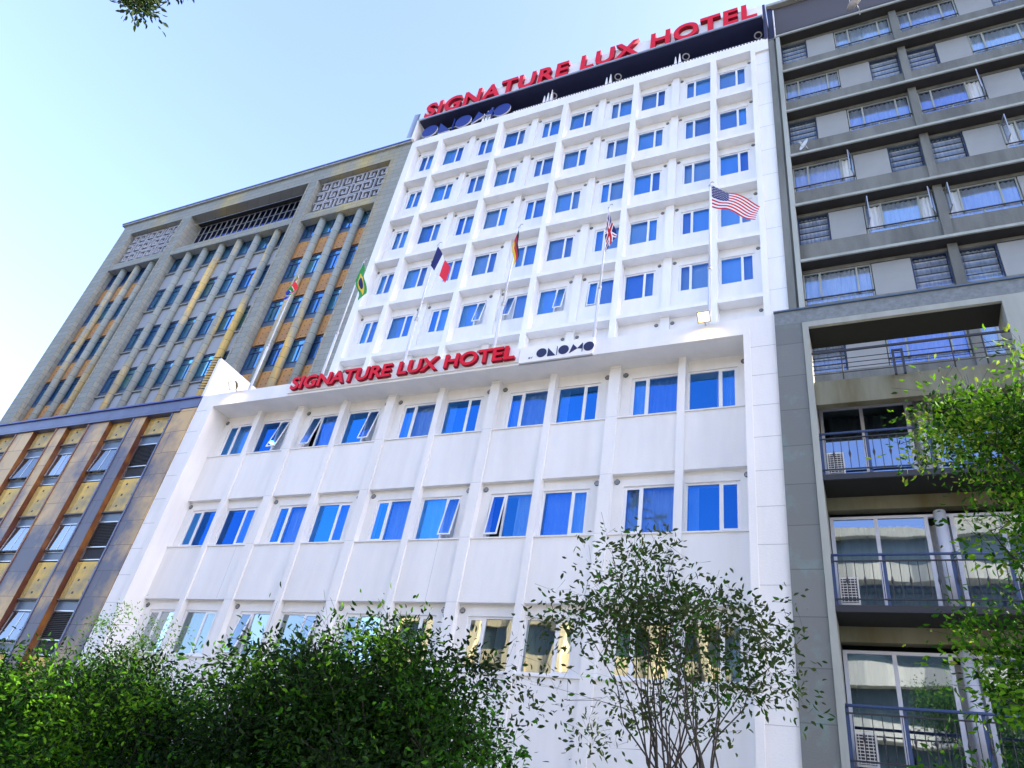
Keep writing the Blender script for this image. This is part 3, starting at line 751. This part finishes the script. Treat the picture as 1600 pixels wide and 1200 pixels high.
for bi, (a, b) in enumerate(bays):
    wd = round(b - a, 2)
    put(mc, ('s', wd), lambda: marble_panel(wd, .74), (a, -4.72, 13.03), ob)
    for r in range(4):
        zt = 12.98 - 3.07 * r
        if bi == 0: put(mc, ('l', wd), lambda: marble_louvre(wd), (a, -4.70, zt - 1.72), ob)
        else: put(mc, ('w', wd, (bi + r) % 2), lambda: marble_window(wd, 3 + 3 * ((bi + r) % 2)), (a, -4.70, zt - 1.72), ob)
        put(mc, ('p', wd), lambda: marble_panel(wd, 1.26), (a, -4.72, zt - 1.72 - 1.32), ob)

# ------------------------------------------------------------------ APARTMENT BUILDING on the right
ap = thing('apartment_building', 'grey green concrete apartment block with strip windows above framed balconies', 'building')
cn, cl = M['concrete'], M['conclight']
w = MB()
w.box(2.345, 2.60, .02, .9, 12.15, 35.0, cn); w.box(2.60, 2.68, .10, .9, 12.15, 35.0, cn); w.box(2.68, 2.845, -.02, .9, 12.15, 35.0, cl)
w.box(2.345, 2.68, .0, .9, 35.0, 35.06, cn)
w.box(12.3, 16, .33, .9, 12.15, 35.0, cn)
NOSE = [35.12 - 2.865 * i for i in range(8)]
for N in NOSE[1:]:
    w.box(2.845, 16, .40, .9, N + .06, N + 1.17, cn)                      # spandrel
    w.box(2.845, 16, .45, .9, N + 2.66, N + 2.865 - .07, cn)                # head
for x in (7.27, 12.0): w.box(x, x + .28, .30, .9, 12.2, 35.0, cn)
w.build('wall', ap)
for i, N in enumerate(NOSE):
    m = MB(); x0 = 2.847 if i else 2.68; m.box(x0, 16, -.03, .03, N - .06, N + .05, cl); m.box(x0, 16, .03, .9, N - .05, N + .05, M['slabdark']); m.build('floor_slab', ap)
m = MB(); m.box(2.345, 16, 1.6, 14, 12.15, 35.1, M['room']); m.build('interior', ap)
m = MB(); m.box(2.55, 16, 1.0, 14, 35.2, 39.3, M['darkbrown']); m.box(2.345, 2.55, .9, 14, 35.1, 39.4, M['navy']); m.box(2.3, 16.2, .75, 14, 39.3, 39.5, cl); m.build('penthouse', ap)
m = MB(); m.tube((2.62, .9, 35.2), (2.62, .9, 39.0), .035, .035, M['whitetrim'], 8); m.build('drain_pipe', ap)
m = MB()
x = 2.75
while x < 12:
    m.tube((x, .03, 35.19), (x - .07, -.03, 35.42), .008, .003, M['black'], 4, False); m.tube((x, .03, 35.19), (x + .06, .06, 35.40), .008, .003, M['black'], 4, False); x += .085
m.tube((2.7, .03, 35.33), (12, .03, 35.33), .008, .008, M['black'], 4)
m.build('cornice_spikes', ap)
def strip_window(wd, flip, opens=()):
    """three lights over a low transom"""
    f = MB(); c = M['conclight']; h = 1.49; t = .045
    f.box(0, t, 0, .07, 0, h, c); f.box(wd - t, wd, 0, .07, 0, h, c); f.box(t, wd - t, 0, .07, h - t, h, c); f.box(t, wd - t, 0, .07, 0, t, c)
    tz = .29; f.box(-.01, wd + .01, -.035, -.001, tz, tz + .04, M['black']); f.box(wd * .48 - .02, wd * .48 + .02, 0, .06, t, tz, c)
    a, b = (.25, .79) if not flip else (.21, .75)
    for q in (a, b): f.box(wd * q - .03, wd * q + .03, 0, .06, tz, h - t, c)
    o = f.build('window'); L = [(t, wd * a - .03), (wd * a + .03, wd * b - .03), (wd * b + .03, wd - t)]
    p = MB(); p.box(t, wd - t, .03, .036, t, tz, M['glassapt'])
    for i, (x0, x1) in enumerate(L):
        if i not in opens: p.box(x0, x1, .03, .036, tz + .04, h - t, M['glassapt'])
    attach(p.build('pane'), o)
    for i in opens:
        x0, x1 = L[i]; s = MB(); wdt = x1 - x0; hinge = x0 if i == 0 else x1; sg_ = 1 if i == 0 else -1; an = rad(82 if i == 0 else 70); zz0, zz1 = tz + .05, h - t
        def P(u, z, th): return (hinge + sg_ * (u * math.cos(an) ) + th * math.sin(an) * .0, -.04 - u * math.sin(an) - th, z)
        def bar(u0, u1, za, zb, mt, th=.03):
            s.hexa([P(u0, za, 0), P(u1, za, 0), (P(u1, za, 0)[0] + th, P(u1, za, 0)[1], za), (P(u0, za, 0)[0] + th, P(u0, za, 0)[1], za), P(u0, zb, 0), P(u1, zb, 0), (P(u1, zb, 0)[0] + th, P(u1, zb, 0)[1], zb), (P(u0, zb, 0)[0] + th, P(u0, zb, 0)[1], zb)], mt)
        bar(0, wdt, zz0, zz0 + .04, M['metal']); bar(0, wdt, zz1 - .04, zz1, M['metal']); bar(0, .04, zz0 + .04, zz1 - .04, M['metal']); bar(wdt - .04, wdt, zz0 + .04, zz1 - .04, M['metal'])
        bar(.04, wdt - .04, zz0 + .04, zz1 - .04, M['glassapt'], .008); attach(s.build('open_casement'), o)
    attach(wavy(.06, wd - .06, .05, h - .05, .10, M['curtain'], 'curtain', 44, .028, int(wd * 100) + flip), o)
    return o
def louvre_window(wd):
    f = MB(); h = 1.49; c = M['blueframe']
    f.box(0, .03, 0, .06, 0, h, c); f.box(wd - .03, wd, 0, .06, 0, h, c); f.box(.03, wd - .03, .042, .06, h - .03, h, c); f.box(.03, wd - .03, .042, .06, 0, .03, c)
    o = f.build('louvre_window')
    p = MB(); k = 5; st_ = h / k
    for i in range(k):
        z = i * st_
        f2 = [(.03, -.03, z), (wd - .03, -.03, z), (wd - .03, -.024, z), (.03, -.024, z), (.03, .035, z + st_ - .02), (wd - .03, .035, z + st_ - .02), (wd - .03, .041, z + st_ - .02), (.03, .041, z + st_ - .02)]
        p.hexa(f2, M['glassapt'])
        p.box(.03, wd - .03, -.045, -.031, z - .02, z + .025, M['black'])
    attach(p.build('louvre_blades'), o)
    attach(wavy(.04, wd - .04, .03, h - .03, .14, M['curtain'], 'curtain', 24, .025, 31), o)
    return o
def grey_panel(wd):
    p = MB(); p.box(0, wd, -.03, .06, .02, 1.43, M['aptpanel']); p.box(-.02, wd + .02, -.02, .05, 1.44, 1.47, M['black']); p.box(-.015, wd + .01, -.018, .05, -.02, .015, M['black']); return p.build('infill_panel')
A_ = [(2.86, 3.90, 'V'), (3.92, 5.05, 'P'), (5.08, 7.25, 'W'), (7.57, 9.70, 'W'), (9.72, 10.90, 'P'), (10.92, 11.98, 'V')]
B_2 = [(2.86, 5.00, 'W'), (5.02, 6.18, 'P'), (6.20, 7.25, 'V'), (7.57, 8.60, 'V'), (8.62, 9.72, 'P'), (9.75, 11.96, 'W')]
acache = {}
OP = {(2, 3): (2,), (3, 0): (2,), (3, 5): (0,), (4, 2): (0, 2), (4, 3): (0,), (6, 2): ()}
for r in range(7):
    rows = A_ if r % 2 == 0 else B_2; zb = NOSE[r + 1] + 1.175
    for i, (a, b, k) in enumerate(rows):
        wd = round(b - a, 2)
        if k == 'W': op = OP.get((r, i), ()); put(acache, ('W', wd, op), lambda: strip_window(wd, i > 2, op), (a, .50, zb), ap)
        elif k == 'V': put(acache, ('V', wd), lambda: louvre_window(wd), (a, .50, zb), ap)
        else: put(acache, ('P', wd), lambda: grey_panel(wd), (a, .47, zb), ap)
# lower frame ---------------------------------------------------------
w = MB(); we = M['weather']; gr = M['granite']
w.box(2.345, 2.97, -4.96, -4.1, .0, 13.93, we); w.box(2.345, 20, -4.96, -4.1, 13.93, 14.33, gr); w.box(2.33, 20, -5.0, -4.05, 14.33, 14.37, M['bluepanel'])
w.build('portal_frame', ap)
w = MB(); w.box(2.975, 3.11, -4.99, -4.1, 0, 13.90, cl); w.box(3.11, 7.08, -4.99, -4.1, 13.735, 13.90, cl); w.box(3.11, 7.08, -4.9, -4.1, 13.725, 13.734, M['darksoffit'])
w.box(7.08, 8.6, -4.99, -4.1, 0, 13.90, cl); w.box(2.345, 3.11, -4.1, .0, 0, 12.0, M['concrete']); w.box(7.08, 8.6, -4.1, 0, 0, 12.0, cn)
w.build('portal_lining', ap)
w = MB(); w.box(3.115, 7.075, -4.90, -4.70, 11.50, 12.13, M['beam']); w.box(3.115, 7.075, -4.69, .4, 11.98, 12.10, M['beam'])
LV = [9.68, 6.88, 4.08, 1.28]
w.build('terrace_floor', ap)
for L in LV:
    w = MB(); w.box(3.115, 7.075, -4.13, -3.9, L - .42, L - .12, M['beam']); w.build('floor_beam', ap)
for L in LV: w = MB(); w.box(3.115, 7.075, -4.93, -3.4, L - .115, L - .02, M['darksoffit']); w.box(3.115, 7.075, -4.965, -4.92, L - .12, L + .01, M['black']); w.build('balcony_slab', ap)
w = MB(); w.box(3.115, 7.075, -3.3, -.1, 0, 11.9, M['room']); w.build('rooms', ap)
def rail_terrace():
    t = MB(); k = M['black']
    t.box(3.12, 7.07, -4.96, -4.92, 12.90, 12.95, k)
    for z in (12.30, 12.43, 12.56, 12.69): t.tube((3.12, -4.94, z), (7.07, -4.94, z), .010, .010, k, 5)
    for x in (3.75, 5.95, 6.55): t.tube((x, -4.94, 12.13), (x, -4.94, 12.90), .016, .016, k, 6)
    for x in (4.78, 4.96): t.box(x, x + .05, -4.99, -4.94, 12.08, 12.76, k)
    t.box(4.83, 4.96, -4.985, -4.945, 12.72, 12.76, k)
    return t.build('terrace_railing', ap)
rail_terrace()
def rail_balcony(L):
    t = MB(); k = M['black']; bl = M['blueframe']; y = -4.93
    t.tube((3.12, y, L + 1.02), (7.07, y, L + 1.02), .028, .028, bl, 8); t.box(3.12, 7.07, y - .012, y + .012, L + .88, L + .905, k); t.box(3.12, 7.07, y - .012, y + .012, L + .12, L + .145, k)
    x = 3.22; i = 0
    while x < 7.05:
        t.tube((x, y, L + .14), (x, y, L + .885), .007, .007, k, 4, False)
        if i % 5 in (1, 3): 
            t.tube((x, y, L + .40), (x, y, L + .50), .007, .03, k, 6, False); t.tube((x, y, L + .50), (x, y, L + .60), .03, .007, k, 6, False)
        x += .155; i += 1
    for x in (3.14, 4.05, 5.20, 6.1, 7.02): t.box(x - .03, x + .03, y + .015, y + .05, L, L + 1.0, bl)
    return t.build('balcony_railing', ap)
for L in LV[:3]: rail_balcony(L)
for bi, L in enumerate(LV):
    top = L + 2.17; f = MB(); c = M['doorframe']; yD = -4.1
    for x in (3.13, 3.98, 4.90, 5.36, 6.2, 7.0): f.box(x, x + .075, yD, yD + .08, L, top, c)
    f.box(3.13, 7.07, yD + .002, yD + .07, top, top + .06, c); f.box(3.205, 7.0, yD + .003, yD + .07, L, L + .08, c)
    fo = f.build('sliding_door', ap)
    p = MB()
    for a, b in ((3.205, 3.98), (4.055, 4.90), (5.435, 6.2), (6.275, 7.0)): p.box(a, b, yD + .03, yD + .036, L + .08, top, M['glassdoor'])
    q = p.build('pane'); q.parent = fo
    cu = wavy(3.3, 7.0, L + .1, top - .05, yD + .30, M['curtain'], 'curtain', 70, .03, 50 + bi); cu.parent = fo
    cpo = MB(); cpo.tube((5.20, yD - .02, L), (5.20, yD - .02, top + .1), .115, .115, M['doorframe'], 16); cpo.build('column', ap)
for i, L in enumerate(LV[:3]):
    t = thing('air_conditioner', ['small white air conditioner on the uppermost balcony behind the railing', 'small white air conditioner on the middle balcony beside the left wall', 'small white air conditioner on the lowest visible balcony'][i], 'air conditioner', (3.22, -4.80, L + .02), 'air conditioners on the balconies')
    b = MB(); b.box(0, .34, 0, .5, .05, .60, M['acwhite']); b.box(.02, .08, .02, .48, 0, .05, M['black']); b.box(.26, .32, .02, .48, 0, .05, M['black']); b.build('casing', t)
    b = MB(); b.box(.03, .31, -.006, -.001, .09, .56, M['black'])
    for j in range(9): b.box(.03, .31, -.014, -.007, .10 + j * .052, .112 + j * .052, M['acwhite'])
    for j in range(4): b.box(.06 + j * .07, .07 + j * .07, -.018, -.0145, .09, .56, M['acwhite'])
    b.build('grille', t)
# satellite dishes
def dish(name, x, y, z, r, label, aim, grp='satellite dishes'):
    t = thing(name, label, 'satellite dish', (x, y, z), grp); m = MB(); n1, n2 = 20, 5; A = Vector(aim).normalized(); U = A.cross(Vector((0, 0, 1))).normalized(); V = U.cross(A)
    P = lambda i, j: tuple(U * (r * j / n2 * math.cos(2 * math.pi * i / n1)) + V * (r * 1.12 * j / n2 * math.sin(2 * math.pi * i / n1)) + A * (.22 * r * (j / n2) ** 2) + Vector((0, 0, .0)))
    for i in range(n1):
        for j in range(n2):
            if j == 0: m.poly([P(i, 0), P(i, 1), P(i + 1, 1)], M['acwhite'], True)
            else: m.poly([P(i, j), P(i, j + 1), P(i + 1, j + 1), P(i + 1, j)], M['acwhite'], True)
    m.build('reflector', t)
    a = MB(); tip = A * (r * 1.05) + V * (-.1 * r); a.tube(V * (-r * .9) + A * .1, tip, .015, .012, M['metal'], 6); a.tube(tip, tip + A * -.10, .04, .04, M['acwhite'], 8); a.build('feed_arm', t)
    a = MB(); a.tube((0, 0, 0), A * -.15 + Vector((0, .1, -.1)), .03, .03, M['metal'], 8); a.tube(A * -.15 + Vector((0, .1, -.1)), A * -.15 + Vector((0, .1, -r - .15)), .025, .025, M['metal'], 8); a.build('mount', t)
dish('satellite_dish', 6.1, -.15, 35.62, .40, 'white satellite dish on the top ledge of the grey apartment block', (-.55, -.45, .75))
dish('satellite_dish', 3.4, .0, 26.98, .24, 'small white satellite dish in front of the leftmost louvre window', (-.7, -.7, .2))

# ------------------------------------------------------------------ buildings across the street (seen mirrored in the glass)
def opposite(name, label, x0, x1, h, y, kind, wavyf=True):
    t = thing(name, label, 'building'); fl = int(h / 3)
    m = MB(); m.box(x0, x1, y - 12, y - 1.2, 0, h - .5, M['oppglass']); m.build('facade', t)
    m = MB(); n = max(8, int((x1 - x0) / 1.0))
    for f in range(1, fl + 1):
        z = f * 3.0
        if kind == 'cream':
            for i in range(n):
                xa = x0 + (x1 - x0) * i / n; xb = x0 + (x1 - x0) * (i + 1) / n; ya = y - .5 + .45 * abs(math.sin(xa * .55)); yb = y - .5 + .45 * abs(math.sin(xb * .55))
                m.hexa([(xa, ya, z - 1.1), (xb, yb, z - 1.1), (xb, y - 1.2, z - 1.1), (xa, y - 1.2, z - 1.1), (xa, ya, z), (xb, yb, z), (xb, y - 1.2, z), (xa, y - 1.2, z)], M['cream'])
        else: m.box(x0, x1, y - 1.2, y - .9, z - 1.3, z, M['yellow'])
    if kind != 'cream':
        x = x0
        while x < x1: m.box(x, x + .7, y - 1.2, y - .6, 0, h, M['yellow']); x += 3.4
    m.box(x0, x1, y - 12, y - .8, h - .5, h, M['cream' if kind == 'cream' else 'yellow']); m.build('balconies' if kind == 'cream' else 'piers', t)
    m = MB(); m.box((x0 + x1) / 2 - 3, (x0 + x1) / 2 + 2, y - 9, y - 4, h, h + 2.6, M['cream']); m.build('plant_room', t)
opposite('balcony_building', 'cream apartment block with curved balconies across the street mirrored in the glass', -3, 26, 23.5, -35, 'cream')
opposite('pier_building', 'yellow office block with tall piers across the street mirrored in the low windows', -30, -4.5, 19.5, -35, 'yellow')

# ------------------------------------------------------------------ trees
def leaves_mesh(pts, dirs, size, mats, midx, rnd, name, parent):
    n = len(pts); L = size * rnd.uniform(.65, 1.25, n)[:, None]; Wd = L * .42
    d = dirs / np.linalg.norm(dirs, axis=1)[:, None]
    r = rnd.normal(size=(n, 3)); s = np.cross(d, r); s /= np.linalg.norm(s, axis=1)[:, None]; nn = np.cross(d, s)
    v = np.empty((n, 6, 3))
    v[:, 0] = pts; v[:, 1] = pts + d * L * .38 + s * Wd * .5 + nn * L * .06; v[:, 2] = pts + d * L * .72 + s * Wd * .38 + nn * L * .03
    v[:, 3] = pts + d * L - nn * L * .10; v[:, 4] = pts + d * L * .72 - s * Wd * .38 + nn * L * .03; v[:, 5] = pts + d * L * .38 - s * Wd * .5 + nn * L * .06
    me = bpy.data.meshes.new(name); V = v.reshape(-1, 3)
    me.vertices.add(len(V)); me.vertices.foreach_set('co', V.ravel())
    # two quads folded along the midrib: 0-1-2-3 and 0-3-4-5
    idx = (np.arange(n) * 6)[:, None, None] + np.array([[[0, 1, 2, 3], [0, 3, 4, 5]]]); idx = idx.reshape(-1)
    me.loops.add(len(idx)); me.loops.foreach_set('vertex_index', idx)
    me.polygons.add(2 * n); me.polygons.foreach_set('loop_start', np.arange(2 * n) * 4); me.polygons.foreach_set('loop_total', np.full(2 * n, 4))
    for m in mats: me.materials.append(m)
    me.polygons.foreach_set('material_index', np.repeat(midx, 2)); me.update(); me.validate()
    o = bpy.data.objects.new(name, me); COL.objects.link(o); o.parent = parent; return o

def tree(name, label, base, height, blobs, nclump, perclump, size, mats, probs, seed, trunk_r=.09, nlimb=7, spread=.22, group=None, droop=.25, stems=1, twig=True, cat='tree', fork=.35, bare=0, bsize=.26, per_bough=9, volpow=1):
    rnd = np.random.default_rng(seed); t = thing(name, label, cat, base, group)
    B = Vector(base); vol = np.array([b[3] * b[4] * b[5] for b in blobs]); vol = vol ** volpow; vol = vol / vol.sum(); cl = []
    bough = []; btype = []; nb = max(10, nclump // per_bough); cb = []
    for _ in range(nb):
        b = blobs[rnd.choice(len(blobs), p=vol)]; q = rnd.normal(size=3); q /= np.linalg.norm(q); q *= rnd.random() ** .38
        bough.append((b[0] + q[0] * b[3], b[1] + q[1] * b[4], b[2] + q[2] * b[5])); btype.append(rnd.choice(len(mats), p=probs))
    while len(cl) < nclump:
        k = len(cl) % nb; q = rnd.normal(size=3) * bsize * np.array([1, 1, .62])
        cl.append((bough[k][0] + q[0], bough[k][1] + q[1], bough[k][2] + q[2])); cb.append(btype[k])
    cl = np.array(cl) - np.array(base)
    tr = MB(); bk = M['bark']
    tops = []
    for s in range(stems):
        top = Vector((rnd.uniform(-.15, .15), rnd.uniform(-.15, .15), height * fork)) if stems == 1 else Vector((rnd.uniform(-.35, .35), rnd.uniform(-.2, .2), height * fork))
        st0 = Vector((rnd.uniform(-.05, .05) * stems, 0, 0)); mid = (st0 + top) / 2 + Vector((rnd.uniform(-.05, .05), 0, 0))
        tr.tube(st0, mid, trunk_r, trunk_r * .85, bk, 8); tr.tube(mid, top, trunk_r * .85, trunk_r * .7, bk, 8); tops.append(top)
    nodes = [(tp, trunk_r * .7) for tp in tops]
    order = rnd.permutation(len(cl)); limbs = order[:nlimb]; cen = cl.mean(0)
    br = MB()
    for k in limbs:
        e = Vector(cl[k]) * .9 + Vector(cen) * .1; s0, r_ = nodes[rnd.integers(len(tops))]; n = 5; prev = s0; rr = r_ * .62
        for i in range(1, n + 1):
            f = i / n; p = s0.lerp(e, f) + Vector((rnd.normal() * .05, rnd.normal() * .05, .25 * math.sin(math.pi * f) * (e - s0).length * .25))
            br.tube(prev, p, rr, rr * .78, bk, 6, False); rr *= .78; prev = p; nodes.append((p, rr))
    NP = np.array([list(n_[0]) for n_ in nodes])
    for k in order[nlimb:]:
        e = Vector(cl[k]); d = np.linalg.norm(NP - cl[k], axis=1) + .35 * np.maximum(0, NP[:, 2] - cl[k][2]); j = int(d.argmin()); s0, r_ = nodes[j]; rr = min(.6 * r_, .018)
        mid = s0.lerp(e, .5) + Vector((rnd.normal() * .06, rnd.normal() * .06, .05)); br.tube(s0, mid, rr, rr * .7, bk, 4, False); br.tube(mid, e, rr * .7, rr * .35, bk, 4, False)
        if twig:
            for _ in range(2):
                q = e + Vector((rnd.normal() * spread, rnd.normal() * spread, abs(rnd.normal()) * spread)); br.tube(e, q, rr * .35, .0025, bk, 3, False)
        nodes.append((mid, rr * .8)); NP = np.vstack([NP, list(mid)])
    tr.build('trunk', t); br.build('branch', t)
    pts = []; dirs = []; mi = []
    for ci in range(len(cl)):
        if rnd.random() < bare: continue
        n = max(3, int(rnd.poisson(perclump))); q = rnd.normal(size=(n, 3)) * spread * rnd.uniform(.6, 1.25) * np.array([1, 1, .75]); pts.append(cl[ci] + q)
        dd = q / spread + rnd.normal(size=(n, 3)) * .8; dd[:, 2] -= droop; dirs.append(dd)
        w0 = cb[ci]
        mi.append(np.where(rnd.random(n) < .72, w0, rnd.choice(len(mats), size=n, p=probs)))
    pts = np.concatenate(pts); dirs = np.concatenate(dirs); mi = np.concatenate(mi)
    leaves_mesh(pts, dirs, size, mats, mi, rnd, 'crown', t)
    return t
D3 = [M['leafshade'], M['leafdark'], M['leafmid'], M['leaflight']]
gp = 'bushy green trees along the pavement'
tree('street_tree', 'dense leafy green tree at the bottom left corner below the marble front', (-10.6, -11.6, .13), 4, [(-11.6, -11.4, 2.4, 2.4, 1.3, 1.12), (-9.3, -11.7, 2.2, 1.8, 1.2, 1.1)], 820, 60, .083, D3, [.22, .38, .30, .1], 11, group=gp)
tree('street_tree', 'bushy bright green tree second from the left, below the corner where marble meets white wall', (-6.9, -11.8, .13), 3.8, [(-7.4, -11.6, 2.38, 1.5, 1.1, 1.1), (-5.9, -11.9, 2.15, 1.3, 1.0, 1.2), (-8.3, -11.9, 1.5, 1.5, 1.1, 1.0)], 820, 60, .080, D3, [.2, .35, .33, .12], 12, group=gp)
tree('street_tree', 'dark dense tree with a rounded top in front of the left podium windows', (-3.9, -11.9, .13), 4, [(-4.4, -11.7, 2.1, 1.4, 1.1, 1.15), (-3.1, -11.9, 2.55, 1.0, 1.0, 1.15), (-4.6, -12.1, 1.2, 1.8, 1.1, 1.1)], 820, 60, .080, D3, [.35, .40, .2, .05], 13, group=gp)
tree('street_tree', 'tallest dark green tree of the hedge, just left of the thin bare stemmed tree', (-1.7, -11.9, .13), 4.3, [(-2.05, -11.8, 3.0, 1.0, 1.0, 1.15), (-1.25, -11.9, 2.85, .85, .8, 1.0), (-1.7, -12.1, 1.8, 1.6, 1.0, 1.5)], 820, 60, .080, D3, [.35, .45, .17, .03], 14, group=gp)
tree('sapling', 'small yellow green sapling rising behind the hedge at the foot of the white wall', (-9.2, -9.6, .13), 4.9, [(-10.1, -9.7, 4.42, .50, .4, .26), (-9.15, -9.6, 4.35, .34, .35, .5), (-9.3, -9.6, 3.7, .5, .5, .5)], 110, 36, .062, [M['leaflight'], M['leafyel'], M['leafmid']], [.45, .35, .2], 15, trunk_r=.035, nlimb=5, spread=.13)
tree('slender_tree', 'slender open tree with many thin bare stems in front of the white podium', (1.75, -11.6, .13), 5.3, [(1.5, -11.5, 4.85, .72, .7, .65), (1.35, -11.5, 4.05, 1.5, 1.0, .75), (2.2, -11.5, 4.05, 1.15, .8, .65), (.7, -11.6, 3.4, 1.1, .8, .45), (1.7, -11.5, 3.8, 1.2, .8, .7)], 330, 17, .082, [M['leafolive'], M['leafdark'], M['leafmid']], [.6, .3, .1], 16, trunk_r=.030, nlimb=30, spread=.13, stems=5, fork=.42, bare=.12)
tree('street_tree', 'tall leafy tree with pale green tips in front of the balconies at the right edge', (6.2, -11.0, .13), 7.8, [(6.5, -11, 6.7, 1.2, 1.2, 1.15), (5.45, -11, 6.95, .85, .7, .42), (6.1, -11, 5.3, .95, 1.1, .95), (5.85, -11, 4.2, 1.2, 1.2, 1.0), (5.35, -11.1, 3.2, 1.1, .9, .8)], 1150, 36, .080, [M['leafdark'], M['leafmid'], M['leaflight'], M['leafyel']], [.25, .38, .25, .12], 17, trunk_r=.11, nlimb=16, spread=.18)
tree('overhanging_tree', 'dark leafy twig of an overhanging tree in the top left corner of the sky', (-3.5, -22, .13), 15.5, [(-6.0, -19.6, 17.6, 1.5, 1.3, .8), (-6.3, -17.6, 14.8, .3, .3, .2), (-6.5, -17.0, 13.0, .16, .14, .40), (-6.75, -17.0, 13.35, .12, .14, .25), (-6.2, -17.0, 13.45, .10, .12, .2)], 120, 20, .115, [M['leafshade'], M['leafolive']], [.6, .4], 18, trunk_r=.16, nlimb=10, spread=.12, volpow=.3, bsize=.09, fork=.9)
